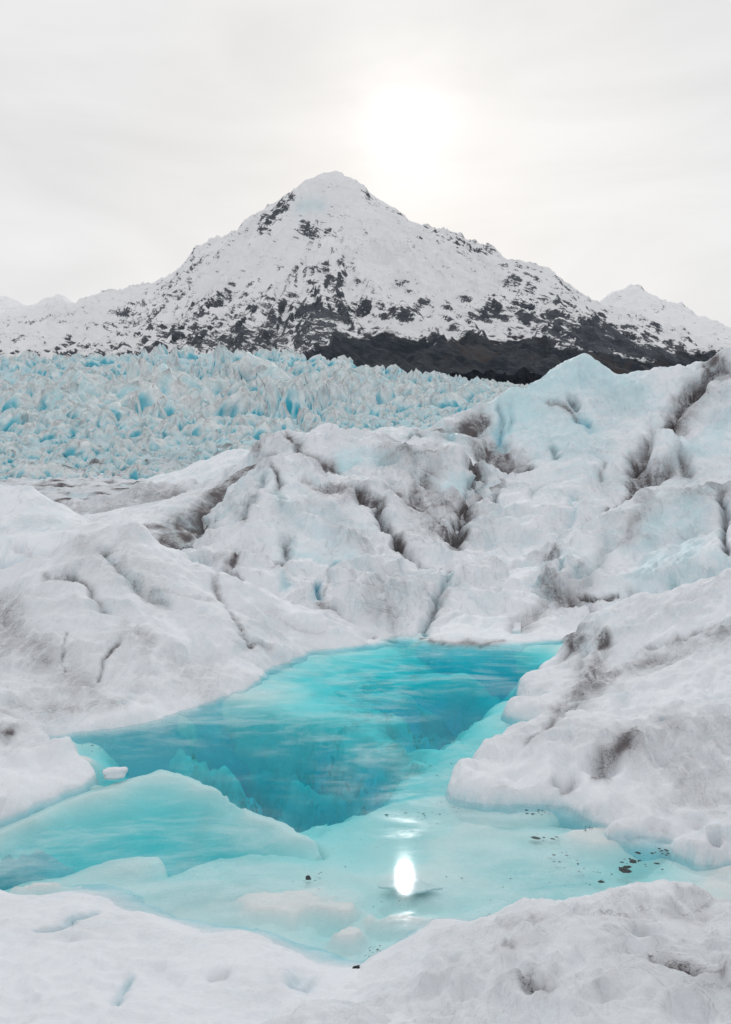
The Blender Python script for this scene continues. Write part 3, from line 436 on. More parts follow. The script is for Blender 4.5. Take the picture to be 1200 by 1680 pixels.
def water_material():
    m, t = new_mat('meltwater')
    pos = N('ShaderNodeNewGeometry', t).outputs['Position']
    # thin new ice in streaks: slightly milky; open water between is clear
    st = noise(t, pos, 0.75, 7, 0.66, 1.4, (0.6, 1.0, 1)); st2 = noise(t, pos, 3.0, 6, 0.66, 0.8, (0.5, 1.0, 1)); fine = noise(t, pos, 16, 5, 0.6, 0.0, (0.45, 1.0, 1)); sm = noise(t, pos, 60, 3, 0.55)
    frost = M('MULTIPLY', rmap(t, M('ADD', M('MULTIPLY', st, 0.7, t), M('MULTIPLY', st2, 0.35, t), t), 0.46, 0.68), attr(t, 'frost'), t)
    rough = rmap(t, frost, 0, 1, 0.03, 0.11, False); dull = rmap(t, attr(t, 'matt'), 0, 1, 0.28, 0.10, False)
    bp = N('ShaderNodeBump', t); bp.inputs['Strength'].default_value = 0.10; bp.inputs['Distance'].default_value = 0.008
    open_ = rmap(t, attr(t, 'frost'), 0.2, 0.95, 1.0, 0.10); L(M('ADD', M('MULTIPLY', st2, 0.25, t), M('MULTIPLY', open_, M('ADD', M('MULTIPLY', fine, 0.6, t), M('MULTIPLY', sm, 0.14, t), t), t), t), bp.inputs['Height'], t)
    fr = N('ShaderNodeFresnel', t); fr.inputs['IOR'].default_value = 1.33; L(bp.outputs[0], fr.inputs['Normal'], t)
    tr = N('ShaderNodeBsdfTransparent', t)
    df = N('ShaderNodeBsdfDiffuse', t); df.inputs['Color'].default_value = (0.66, 0.82, 0.85, 1)
    gl = N('ShaderNodeBsdfGlossy', t); L(rough, gl.inputs['Roughness'], t); L(bp.outputs[0], gl.inputs['Normal'], t); gl.inputs['Color'].default_value = (1, 1, 1, 1)
    m1 = N('ShaderNodeMixShader', t); L(M('MULTIPLY', frost, 0.44, t, True), m1.inputs[0], t); L(tr.outputs[0], m1.inputs[1], t); L(df.outputs[0], m1.inputs[2], t)
    m2 = N('ShaderNodeMixShader', t); L(M('MULTIPLY', fr.outputs[0], dull, t), m2.inputs[0], t); L(m1.outputs[0], m2.inputs[1], t); L(gl.outputs[0], m2.inputs[2], t)
    va = N('ShaderNodeVolumeAbsorption', t); va.inputs['Color'].default_value = (0.0, 0.91, 0.94, 1); va.inputs['Density'].default_value = 1.35
    o = N('ShaderNodeOutputMaterial', t); L(m2.outputs[0], o.inputs[0], t); L(va.outputs[0], o.inputs[1], t); return m
MAT_WATER = water_material()

def du(seq): return [(*P(a, b, z=-d)[:2], 'w', -d) for a, b, d in seq]
bed_pts = du([(120,1230,.75),(200,1250,.8),(250,1262,.7),(300,1275,.6),(170,1222,.55),(400,1300,.9),(360,1285,.6),(480,1285,.75),(500,1330,1.2),(540,1362,1.2),(580,1345,1.0),(450,1325,1.1),(360,1232,.7),(420,1240,.75),(640,1290,.55),(700,1220,.95),(740,1190,1.1),(800,1150,1.1),(680,1160,.6),(850,1165,.9),(800,1195,.95),(600,1200,.5),(500,1200,.38),(400,1190,.36),(300,1225,.42),
 (500,1130,.32),(600,1100,.36),(700,1080,.38),(800,1080,.5),(880,1075,.6),(905,1062,.6),(650,1070,.3),(260,1205,.36),(850,1100,.5),(760,1120,.45),(620,1345,.33),(700,1330,.3),(700,1280,.42),(640,1385,.2),(600,1420,.2),(700,1255,.5),(560,1240,.6),(520,1260,.8),(640,1240,.45),
 (830,1250,.32),(780,1320,.3),(900,1340,.6),(960,1352,.8),(1050,1410,1.1),(1020,1420,.9),(1085,1400,.8),(1110,1390,.4),(985,1400,.3),(1150,1440,.4),(1060,1455,.3),(1180,1470,.35),(900,1420,.2),(800,1420,.2),(1250,1450,.35),
 (700,1445,.22),(600,1490,.16),(650,1520,.22),(580,1565,.26),(450,1490,.14),(400,1515,.16),(520,1440,.16),(300,1490,.16),(100,1455,.2),(-100,1440,.25),(60,1345,.4),(120,1318,.45),(0,1362,.4),(200,1290,.55),(300,1320,.8),(200,1360,.8),(350,1360,.8),(480,1395,.5),(100,1400,.8)]) + \
 [(p[0], p[1], 'w', -0.12) for p in (P(a, b, z=0) for a, b in shoreC[::2] + shoreB[::2] + [(640,1050),(700,1050),(800,1056),(860,1053)] + shoreL[2::2] + shoreR[::2])] + [(x, y, 'w', -0.35) for x, y in ((-6,6),(-7,10),(-6,14),(-5,18),(-3,21.5),(2,21.5),(6,21.5),(6,17),(6,12),(6,8),(4,5),(0,4.6),(-3,5))]
TRENCH = [([(330,1280),(400,1303),(470,1328),(545,1358)], .34, .7), ([(430,1262),(480,1278),(530,1312),(585,1342)], .3, .45), ([(690,1232),(740,1195),(795,1158),(850,1166)], .42, .7), ([(105,1226),(180,1250),(245,1262)], .36, .75), ([(890,1336),(970,1350)], .26, .7), ([(1012,1418),(1060,1402),(1105,1386)], .32, .95), ([(350,1235),(405,1240)], .3, .6), ([(670,1160),(760,1146)], .35, .4), ([(640,1270),(600,1300)], .3, .5), ([(860,1080),(915,1062)], .5, .4)]
SLABS = [[(-220,1440),(-100,1400),(0,1358),(60,1332),(120,1305),(190,1285),(240,1272),(265,1264),(300,1270),(330,1283),(370,1305),(400,1325),(440,1342),(480,1360),(515,1382),(528,1396),(490,1420),(400,1430),(200,1440),(0,1470),(-220,1500)]]
def pool_bed():
    nr, nc = 290, 360
    x, y = fan(-0.74, 0.70, 4.8, 22, nc, nr, 1.2)
    z = RBF([(p[0], p[1], p[3]) for p in bed_pts], 0.15)(x, y); z = z * (0.55 + 0.45 * sstep(0.25, 0.9, -z))
    for poly, r, a in TRENCH:
        k = [P(q[0], q[1], z=-0.5)[:2] for q in poly]
        z = z - a * np.exp(-(seg_dist(x + 0.25 * fbm(x * 1.3, y * 1.3, 0, 3, 61), y + 0.35 * fbm(x * 1.3 + 8, y * 1.3, 0, 3, 62), k) / r) ** 2)
    wx = fbm(x * 0.8, y * 0.6, 0, 3, 5)
    dep = sstep(0.1, 0.5, -z)
    z += (0.10 * fbm(x * 1.1 + wx, y * 0.8, 0, 4, 6) + 0.16 * (ridged(x * 0.8 + wx, y * 0.55 + wx, 0, 4, 7) - 0.5)) * (0.25 + dep)
    # ledges: sheets of ice broken in steps
    led = fbm(x * 0.9 + wx * 0.7, y * 0.55, 0, 3, 9); stp = np.round(led * 3) / 3
    far_ = sstep(18, 14.5, y); led2 = fbm(x * 2.2 + wx, y * 1.4, 0, 3, 19); z += far_ * (0.45 * (stp - led) * dep + 0.30 * (np.round(led2 * 2.5) / 2.5 - led2 * 0.6) * sstep(0.35, 0.9, -z))
    for pl_ in SLABS[:1]: z = z - 0.8 * sstep(-0.1, 0.35, poly_sd(x, y, [P(a, b, z=-0.08)[:2] for a, b in pl_]))
    for px_, py_, rx_, ry_, dd in ((470,1474,.34,.20,.16), (560,1484,.24,.12,.12), (577,1526,.12,.10,.16), (10,1444,.45,.10,.2), (640,1500,.3,.1,.1)):
        c_ = P(px_, py_, z=0.0); r_ = np.hypot((x - c_[0]) / rx_, (y - c_[1]) / ry_) + 0.5 * fbm(x * 4, y * 4, 0, 4, 71, 0.6)
        z = z + dd * np.exp(-np.maximum(r_, 0) ** 2 * 1.2)
    z = np.minimum(z, -0.006)
    p = np.stack([x, y, z], 1); u, v = proj(p)
    dirt = np.clip(0.25 * fbm(x * 1.2, y * 0.7, 0, 4, 14) - 0.05, 0, 1)
    for poly, r, a in (([(640,1210),(680,1230),(640,1255)], 18, .35), ([(650,1170),(700,1190)], 6, .4), ([(400,1315),(415,1325)], 9, .8), ([(320,1275),(370,1300)], 8, .4), ([(640,1056),(700,1058)], 5, .4)):
        dirt += a * np.exp(-(seg_dist(u, v, poly) / r) ** 2)
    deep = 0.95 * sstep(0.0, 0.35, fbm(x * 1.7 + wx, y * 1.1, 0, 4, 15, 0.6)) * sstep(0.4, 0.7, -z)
    o = link('pool_bed', mesh_from('pool_bed', p, grid_faces(nr, nc), {'dirt': np.clip(dirt, 0, 1), 'deep': deep}), MAT_BED)
    tag(o, 'pale blue ice floor seen through the meltwater pool', None, None, 'structure')
pool_bed()
def slab(name, label, outline, depths, res, seed, edge=0.10, drop=0.9):
    """a sunken plate of ice: broad uneven top, rounded broken rim, a side down to the bed"""
    pl = [P(a, b, z=-0.08)[:2] for a, b in outline]
    xs = [q[0] for q in pl]; ys = [q[1] for q in pl]
    nc, nr = res
    X, Y = np.meshgrid(np.linspace(min(xs) - .4, max(xs) + .4, nc), np.linspace(min(ys) - .4, max(ys) + .4, nr))
    x, y = X.ravel(), Y.ravel()
    wob = 0.07 * fbm(x * 2.2, y * 2.2, 0, 4, seed)
    sd = poly_sd(x, y, pl) + wob
    top = RBF([(*P(a, b, z=0.0)[:2], -d) for a, b, d in depths], 0.15)(x, y) + 0.035 * fbm(x * 1.5, y * 1.5, 0, 4, seed + 3)
    top = np.minimum(top * 0.9, -0.02)
    z = top - 0.05 * (1 - sstep(0, 0.35, sd)) - drop * sstep(0.02, -edge * 2.2, sd)
    p = np.stack([x, y, z], 1)
    f = grid_faces(nr, nc, sd > -edge * 2.4)
    dirt = np.clip(0.3 * fbm(x * 1.3, y * 0.8, 0, 4, seed + 5) - 0.06, 0, 1)
    p, f, at = compact(p, f, {'dirt': dirt, 'deep': np.zeros(len(x))})
    o = link(name, mesh_from(name, p, f, at), MAT_BED)
    return tag(o, label, 'ice slab', 'sunken ice slabs in the pool')
slab('ice_slab', 'large sunken ice slab with a pale curved rim, left side of the pool', SLABS[0],
  [(p_[0], p_[1] + o_, d_) for p_ in ((-100,1400),(0,1360),(60,1334),(120,1307),(190,1287),(265,1266),(320,1281)) for o_, d_ in ((3,.06),(15,.22),(34,.45),(62,.66))] + [(400,1330,.08),(400,1345,.25),(470,1362,.08),(470,1378,.2),(515,1388,.10),(430,1365,.30),(450,1390,.22),(110,1405,.8),(200,1380,.8),(300,1358,.7),(370,1370,.5),(250,1405,.9),(150,1425,.9),(0,1445,.8),(-150,1450,.5)], (300, 170), 201)
slab('ice_slab', 'flat milky ice slab just under the water in front of the large left slab', [(-220,1492),(0,1447),(100,1426),(180,1411),(262,1401),(276,1426),(300,1416),(360,1397),(450,1391),(530,1396),(562,1420),(520,1450),(470,1490),(400,1520),(250,1515),(100,1490),(-220,1520)],
  [(0,1455,.10),(100,1436,.08),(180,1420,.05),(255,1410,.06),(280,1440,.15),(330,1415,.12),(450,1405,.11),(540,1412,.10),(500,1450,.08),(400,1470,.09),(300,1480,.10),(150,1470,.12),(400,1510,.10),(-150,1500,.12)], (260, 110), 203)
slab('ice_slab', 'pale pointed ice slab just under the surface where the sun glints', [(757,1325),(800,1348),(830,1352),(870,1350),(910,1350),(950,1364),(972,1392),(990,1420),(1020,1440),(1085,1456),(1110,1500),(950,1530),(750,1545),(640,1500),(590,1450),(600,1435),(640,1420),(665,1402),(690,1378),(720,1348)],
  [(757,1335,.05),(800,1365,.06),(880,1365,.06),(940,1385,.08),(970,1420,.10),(1050,1465,.12),(700,1390,.05),(650,1430,.05),(800,1400,.09),(880,1410,.12),(750,1370,.07),(700,1440,.06),(800,1450,.08),(900,1460,.14),(1000,1480,.14),(700,1500,.10),(620,1460,.07)], (280, 130), 205)
slab('ice_slab', 'small pale ice ledge between the pointed slab and the right snow slope', [(1060,1460),(1120,1430),(1180,1418),(1300,1430),(1300,1500),(1180,1500),(1100,1490)], [(1080,1460,.12),(1150,1432,.12),(1200,1430,.10),(1250,1460,.15),(1150,1470,.22)], (120, 70), 207)

def water():
    ts = np.linspace(-0.70, 0.66, 150); ys = np.linspace(4.9, 21.2, 125)
    nr, nc = len(ys), len(ts)
    Y, T = np.meshgrid(ys, ts, indexing='ij'); n = nr * nc
    top = np.stack([(T * Y).ravel(), Y.ravel(), np.zeros(n)], 1); bot = top.copy(); bot[:, 2] = -3.0
    f = grid_faces(nr, nc); idx = np.arange(n).reshape(nr, nc)
    loop = np.concatenate([idx[0, :], idx[1:, -1], idx[-1, -2::-1], idx[-2:0:-1, 0]]); nx = np.roll(loop, -1)
    side = np.stack([loop, loop + n, nx + n, nx], 1)
    fs = np.concatenate([f, f[:, ::-1] + n, side])
    # where the skin of new ice has broken up the water lies open and clear
    u, v = proj(top); wu = u + 22 * fbm(top[:, 0] * 1.6, top[:, 1] * 1.2, 0, 4, 881); wv = v + 12 * fbm(top[:, 0] * 1.6 + 5, top[:, 1] * 1.2, 0, 4, 882)
    frost = 0.85 + 0.25 * sstep(1380, 1480, v)
    for poly, r in (([(95,1222),(180,1250),(240,1262)], 26), ([(240,1258),(330,1240)], 14), ([(350,1235),(400,1240)], 14), ([(340,1285),(400,1305),(470,1330),(540,1362)], 24), ([(430,1260),(480,1270),(520,1310),(580,1345)], 22), ([(640,1270),(590,1300)], 12), ([(690,1232),(740,1195),(790,1160),(850,1165)], 24), ([(680,1160),(760,1145)], 12), ([(890,1335),(970,1350)], 20), ([(1010,1415),(1060,1400),(1110,1385)], 24), ([(0,1345),(100,1312)], 10), ([(890,1070),(910,1060)], 16)):
        frost *= 1 - 0.95 * np.exp(-(seg_dist(wu, wv, poly) / (1.35 * r)) ** 2)
    matt = sstep(1200, 1110, v + 30 * fbm(top[:, 0] * 0.8, top[:, 1] * 0.6, 0, 3, 885)); at = {'frost': np.append(frost, frost), 'matt': np.append(matt, matt)}
    o = link('water', mesh_from('water', np.concatenate([top, bot]), fs, at, smooth=False), MAT_WATER)
    tag(o, 'turquoise meltwater pool with a skin of thin new ice', None, None, 'structure')
water()

# ------------------------------------------------------------------ the glacier and its icefall
GL = [(-500,800,80),(-200,800,80),(0,800,80),(200,800,80),(400,795,80),(600,790,80),(800,790,80),(1000,780,80),(1300,760,80),
 (0,775,125),(300,775,125),(600,750,130),(900,730,130),(1300,700,130),(-500,770,130),
 (-500,735,220),(0,738,220),(300,735,220),(600,705,220),(900,690,220),(1300,670,220),
 (-500,690,380),(0,695,380),(300,692,380),(600,668,380),(900,660,360),(1300,650,360),
 (-500,645,620),(0,648,620),(300,645,620),(600,636,600),(800,645,520),(950,652,480),(1300,640,450),
 (-500,605,950),(0,600,980),(300,598,1000),(450,592,980),(600,608,820),(750,628,680),(880,646,580),(1000,655,550),(1300,660,500)]
glp = [P(*p) for p in GL] + [((px-CX)/F*1500, 1500, 110) for px in (-600,-300,0,300,500)] + [((px-CX)/F*1250, 1250, 60) for px in (700,850,1000,1300)] + [((px-CX)/F*50, 50, 1.0) for px in (-400,0,400,800,1200)]
GLB = RBF([(a / 100, b / 100, c) for a, b, c in glp], 0.25)
def gl_z(x, y): return GLB(np.asarray(x) / 100, np.asarray(y) / 100)
def glacier():
    nr, nc = 250, 380
    x, y = fan(-0.62, 0.62, 0, 1, nc, nr); tt = np.tile(np.linspace(-0.62, 0.62, nc), nr)
    y = (52 * (1500 / 52) ** np.linspace(0, 1, nr)).repeat(nc); x = tt * y
    z = gl_z(x, y)
    s = np.clip(y * 0.022, 1.5, 14); ls = np.log(y) * 16
    # hummocks that keep their size relative to the distance zone
    big = fbm(tt * 26, ls * 0.8, 0, 4, 301, 0.55); rd = ridged(tt * 30 + big * 0.6, ls * 1.1, 0, 4, 302)
    d = s * (0.30 * big + 0.55 * (rd - 0.45)) * (0.35 + 0.65 * sstep(70, 140, y))
    p = np.stack([x, y, z + d], 1)
    dirt = np.clip(0.9 * sstep(0.0, 0.6, fbm(tt * 22, ls * 2.2, 0, 5, 303, 0.6)) * (1 - sstep(120, 320, y)) + 0.12, 0, 1)
    blue = np.clip(0.20 + 0.7 * sstep(90, 200, y) + 0.5 * fbm(tt * 30, ls, 0, 3, 304), 0, 1)
    deep = 0.6 * sstep(0.35, -0.2, rd - 0.3) * sstep(180, 400, y)
    o = link('glacier', mesh_from('glacier', p, grid_faces(nr, nc), {'dirt': dirt, 'blue': blue, 'deep': deep}), MAT_FAR)
    tag(o, 'broad glacier surface rising from the hummocks to the foot of the mountain', None, None, 'structure')
glacier()

def serac_material():
    m, t = new_mat('serac_ice')
    geo = N('ShaderNodeNewGeometry', t); pos = geo.outputs['Position']
    n1 = noise(t, pos, 0.05, 5, 0.6, 0.5); n2 = noise(t, pos, 0.34, 7, 0.70, 0.9, (1, 1, 0.35)); n3 = noise(t, pos, 1.2, 4, 0.65)
    bl = M('ADD', attr(t, 'blue'), M('ADD', M('MULTIPLY', M('SUBTRACT', n2, 0.5, t), 1.3, t), M('MULTIPLY', M('SUBTRACT', n1, 0.5, t), 1.3, t), t), t)
    col = mixc(t, rmap(t, bl, 0.05, 1.15), (0.82, 0.86, 0.87), (0.36, 0.735, 0.80))
    col = mixc(t, M('MULTIPLY', attr(t, 'deep'), rmap(t, M('ADD', n1, M('MULTIPLY', n2, 0.5, t), t), 0.48, 0.78), t), col, (0.02, 0.37, 0.50))
    d = M('MULTIPLY', attr(t, 'dirt'), rmap(t, M('ADD', n2, M('MULTIPLY', n3, 0.4, t), t), 0.5, 0.85), t, True)
    col = mixc(t, d, col, (0.40, 0.39, 0.40))
    b = N('ShaderNodeBsdfPrincipled', t); L(col, b.inputs['Base Color'], t); b.inputs['Specular IOR Level'].default_value = 0.2; b.inputs['Roughness'].default_value = 0.65; b.inputs['IOR'].default_value = 1.31
    bp = N('ShaderNodeBump', t); bp.inputs['Strength'].default_value = 0.6; bp.inputs['Distance'].default_value = 0.8
    L(M('ADD', n2, M('MULTIPLY', n3, 0.5, t), t), bp.inputs['Height'], t); L(bp.outputs[0], b.inputs['Normal'], t)
    o = N('ShaderNodeOutputMaterial', t); L(b.outputs[0], o.inputs[0], t); return m
MAT_SERAC = serac_material()
def serac_mesh(seed, kind, na=26, nh=13):
    r = np.random.default_rng(seed)
    a = np.linspace(0, 2 * math.pi, na, endpoint=False); h = np.linspace(0, 1, nh)
    Hh, A = np.meshgrid(h, a, indexing='ij'); ca, sa = np.cos(A), np.sin(A)
    ax, ay = (r.uniform(.34, .52), r.uniform(.22, .34)) if kind == 0 else (r.uniform(.46, .66), r.uniform(.36, .5))
    tp = r.uniform(1.0, 2.4) if kind == 0 else r.uniform(1.6, 3.2)
    e = r.uniform(0.3, 0.55) if kind == 0 else r.uniform(0.35, 0.6)
    taper = 1 - (1 - e) * Hh ** tp
    taper[-1] *= 0.6
    # creased section with melt flutes and broken shoulders
    k = r.integers(3, 6); ph = r.uniform(0, 6.3)
    sec = 1 + 0.18 * np.abs(np.cos(A * k / 2 + ph)) + 0.45 * pn(ca * 1.2, sa * 1.2, Hh * 1.1, seed) + 0.40 * (ridged(ca * 1.9, sa * 1.9, Hh * 0.9, 3, seed + 3) - 0.5) + 0.13 * fbm(ca * 3, sa * 3, Hh * 4.5, 3, seed + 8)
    sec = np.maximum(sec, 0.25)
    lx, ly = r.uniform(-.28, .28), r.uniform(-.1, .1)
    x = ax * ca * sec * taper + lx * Hh ** 1.6; y = ay * sa * sec * taper + ly * Hh ** 1.6
    z = Hh * (1 + 0.42 * pn(ca * 1.3, sa * 1.3, 0.3, seed + 20) + 0.16 * pn(ca * 3.4, sa * 3.4, 0.7, seed + 21)) * 1.45 - 0.45
    x = x + 0.05 * fbm(x * 5, y * 5, z * 5, 2, seed + 31) * (Hh > 0.05); z = z + 0.05 * fbm(x * 5 + 7, y * 5, z * 5, 2, seed + 32) * (Hh > 0.05)
    v = np.stack([x, y, z], -1).reshape(-1, 3)
    top = v[-na:].mean(axis=0) + [0, 0, 0.02]; bot = v[:na].mean(axis=0)
    v = np.concatenate([v, [top, bot]]); n = na * nh
    i = np.arange(n).reshape(nh, na); j = np.roll(i, -1, axis=1)
    q = np.stack([i[:-1], j[:-1], j[1:], i[1:]], -1).reshape(-1, 4)
    f3 = np.concatenate([q[:, [0, 1, 2]], q[:, [0, 2, 3]], np.stack([i[-1], j[-1], np.full(na, n)], 1), np.stack([j[0], i[0], np.full(na, n + 1)], 1)])
    zz_ = v[:, 2]
    fl = pn(np.append(ca.ravel(), [0, 0]) * 2.5, np.append(sa.ravel(), [0, 0]) * 2.5, zz_ * 0.5, seed + 40)
    blue = np.clip(0.34 + 0.35 * sstep(0.8, 0.0, zz_) + 0.5 * fl, 0, 1)
    deep = np.clip(sstep(-0.02, 0.30, fl + 0.15 * sstep(0.5, 0.0, zz_)) * sstep(0.95, 0.35, zz_) * (1.0 if kind == 0 else 0.8), 0, 1)
    dirt = np.clip(sstep(0.35, 0.9, zz_) * 0.35 + 0.40 * (fl < -0.1), 0, 1)
    return v, f3, {'blue': blue, 'deep': deep, 'dirt': dirt}
protos = [(serac_mesh(500 + i * 7, 0), 0) for i in range(16)] + [(serac_mesh(700 + i * 7, 1), 1) for i in range(10)]
small = [serac_mesh(500 + i * 7, 0, 17, 8) for i in range(16)] + [serac_mesh(700 + i * 7, 1, 17, 8) for i in range(10)]
def icefall():
    cand = []
    rows = np.linspace(math.log(98), math.log(1080), 34)
    for k, ly in enumerate(rows):
        for t in np.arange(-0.56, 0.42, 0.0175):
            y = math.exp(ly + rng.normal(0, 0.035)); tt = t + rng.normal(0, 0.005)
            hpx = (13 + 21 * float(sstep(150, 480, y))) * rng.choice([0.55, 0.8, 1.0, 1.25, 1.6], p=[.22, .3, .28, .14, .06]) * rng.uniform(0.85, 1.15) * (1 + 0.6 * float(pn(tt * 9, ly * 3, 0, 77)))
            hpx *= 1 - 0.5 * float(sstep(450, 850, y))
            edge = 1000 if tt < -0.05 else 1000 - (tt + 0.05) * 1900
            if y > edge: continue
            if tt > 0.0: hpx *= 0.75
            if y > edge * 0.72: hpx = min(hpx, 17) * (0.6 + 0.6 * rng.random())
            bulky = float(pn(tt * 7, ly * 2.2, 3, 78)) + 0.1 + (0.25 if y > edge * 0.72 else 0) + (0.35 if y < 330 else -0.15) + (0.25 if tt < -0.28 else 0) > -0.08
            h = hpx * y / F * (0.85 if bulky else 1.1); w = hpx * y / F * (rng.uniform(1.1, 1.8) if bulky else rng.uniform(0.85, 1.5))
            cand.append((tt * y, y, h, w, bulky, hpx * (1.3 if -0.40 < tt < 0.2 else 0.4)))
    cand = [c for c in cand]
    xs = np.array([c[0] for c in cand]); ys = np.array([c[1] for c in cand]); zs = gl_z(xs, ys)
    # those hidden by the near ridge do not count as shown
    py = YH - (zs - EYE) / ys * F; px = CX + xs / ys * F
    sky_line = np.interp(px, [-400,0,200,300,430,450,530,640,800,830,880,905,1200], [800,800,800,785,745,705,700,712,668,650,640,622,575])
    shown = (py < sky_line + 6) & (px > -10) & (px < 900)
    order = sorted(range(len(cand)), key=lambda i: -(cand[i][5] if shown[i] else 0))
    ind = set(order[:300]); meshes = {}
    V, Fc, AT, off = [], [], {'blue': [], 'deep': [], 'dirt': []}, 0
    group = 'ice pinnacles crowded on the icefall'
    for i, (x, y, h, w, bulky, _) in enumerate(cand):
        pi = rng.integers(16, 26) if bulky else rng.integers(0, 16)
        (v, f, at), _k = protos[pi]; rz = rng.uniform(-0.6, 0.6) + (math.pi if rng.random() < .5 else 0); tilt = rng.normal(0, 0.10); tilt2 = rng.normal(0.06, 0.08)
        sc = (w, w * rng.uniform(0.8, 1.2), h)
        if i in ind:
            if pi not in meshes:
                meshes[pi] = mesh_from('serac', v, f, at); meshes[pi].materials.append(MAT_SERAC)
            o = bpy.data.objects.new('serac', meshes[pi]); S.collection.objects.link(o)
            o.location = (x, y, zs[i]); o.rotation_euler = (tilt2, tilt, rz); o.scale = sc
            rowk = "on the icefall's top edge" if y > 640 else ('in the upper icefall' if y > 330 else ('in the lower icefall' if y > 175 else "on the icefall's lower fringe"))
            colk = 'far left below the snow range' if px[i] < 170 else ('left of the tall ridge' if px[i] < 430 else ('behind the tall ridge' if px[i] < 660 else 'beside the blue crest'))
            big_ = 'tall' if h / y * F > 34 else ('low' if h / y * F < 20 else 'middling')
            tv = v[-2] * sc; lean = tv[0] * math.cos(rz) - tv[1] * math.sin(rz) + tilt * tv[2]
            lean_ = 'upright' if abs(lean) < 0.10 * h else ('right-leaning' if lean > 0 else 'left-leaning')
            lab = big_ + ' ' + lean_ + (' blue ice block ' if bulky else ' blue ice pinnacle ') + rowk + ', ' + colk
            tag(o, lab, 'ice block' if bulky else 'ice pinnacle', lab.replace(' ice block', ' ice blocks').replace(' ice pinnacle', ' ice pinnacles'))
        else:
            if not (-0.6 < x / y < 0.45): continue
            v, f, at = small[pi]; c, s = math.cos(rz), math.sin(rz); q = v * sc
            q = np.stack([q[:, 0] * c - q[:, 1] * s + tilt * q[:, 2], q[:, 0] * s + q[:, 1] * c - tilt2 * q[:, 2], q[:, 2]], 1) + [x, y, zs[i]]
            V.append(q); Fc.append(f + off); off += len(q)
            for k in AT: AT[k].append(at[k])
    if V:
        o = link('serac_field', mesh_from('serac_field', np.concatenate(V), np.concatenate(Fc), {k: np.concatenate(a) for k, a in AT.items()}), MAT_SERAC)
        tag(o, 'mass of smaller broken ice between the large pinnacles of the icefall', 'broken ice', None, 'stuff')
icefall()

# ------------------------------------------------------------------ mountains
def mountain_material():
    m, t = new_mat('snowy_rock')
    pos = N('ShaderNodeNewGeometry', t).outputs['Position']
    rk, low = attr(t, 'rock'), attr(t, 'bare')
    n1 = noise(t, pos, 0.006, 8, 0.62, 0.5); rot = N('ShaderNodeMapping', t); rot.inputs['Rotation'].default_value = (0.0, math.radians(-24), 0.0); L(pos, rot.inputs[0], t)
    n2 = noise(t, rot.outputs[0], 0.030, 8, 0.70, 0.7, (0.45, 0.5, 1.5)); n3 = noise(t, rot.outputs[0], 0.13, 5, 0.72, 0.4, (0.6, 0.6, 1.2))
    rg = N('ShaderNodeTexNoise', t, noise_type='RIDGED_MULTIFRACTAL', normalize=True); rg.inputs['Scale'].default_value = 0.016; rg.inputs['Detail'].default_value = 7; rg.inputs['Roughness'].default_value = 0.62; rg.inputs['Distortion'].default_value = 0.8; L(pos, rg.inputs['Vector'], t)
    k = M('ADD', rk, M('ADD', M('MULTIPLY', M('SUBTRACT', n2, 0.5, t), 1.9, t), M('MULTIPLY', M('SUBTRACT', n3, 0.5, t), 1.1, t), t), t)
    k = M('SUBTRACT', k, M('MULTIPLY', M('SUBTRACT', rg.outputs[0], 0.35, t), 0.7, t), t)
    rock = mixc(t, rmap(t, n2, 0.35, 0.65), (0.040, 0.050, 0.064), (0.11, 0.12, 0.14))
    snow = mixc(t, rmap(t, n1, 0.3, 0.7), (0.95, 0.955, 0.97), (0.90, 0.91, 0.93))
    col = mixc(t, rmap(t, k, 0.46, 0.66), snow, rock)
    scrub = mixc(t, rmap(t, n1, 0.50, 0.66), (0.026, 0.036, 0.050), (0.068, 0.054, 0.052))
    scrub = mixc(t, M('MULTIPLY', rmap(t, n2, 0.42, 0.62), 0.8, t), scrub, (0.070, 0.080, 0.092))
    lo = M('ADD', low, M('ADD', M('MULTIPLY', M('SUBTRACT', n2, 0.5, t), 0.7, t), M('MULTIPLY', M('SUBTRACT', n3, 0.5, t), 0.35, t), t), t)
    col = mixc(t, rmap(t, lo, 0.42, 0.60), col, scrub)
    col = mixc(t, attr(t, 'blue'), col, (0.62, 0.78, 0.84))
    b = N('ShaderNodeBsdfPrincipled', t); L(col, b.inputs['Base Color'], t); b.inputs['Roughness'].default_value = 0.8; b.inputs['Specular IOR Level'].default_value = 0.2
    bp = N('ShaderNodeBump', t); bp.inputs['Strength'].default_value = 0.8; bp.inputs['Distance'].default_value = 14
    L(M('ADD', n2, M('MULTIPLY', n3, 0.5, t), t), bp.inputs['Height'], t); L(bp.outputs[0], b.inputs['Normal'], t)
    o = N('ShaderNodeOutputMaterial', t); L(b.outputs[0], o.inputs[0], t); return m
MAT_MOUNT = mountain_material()
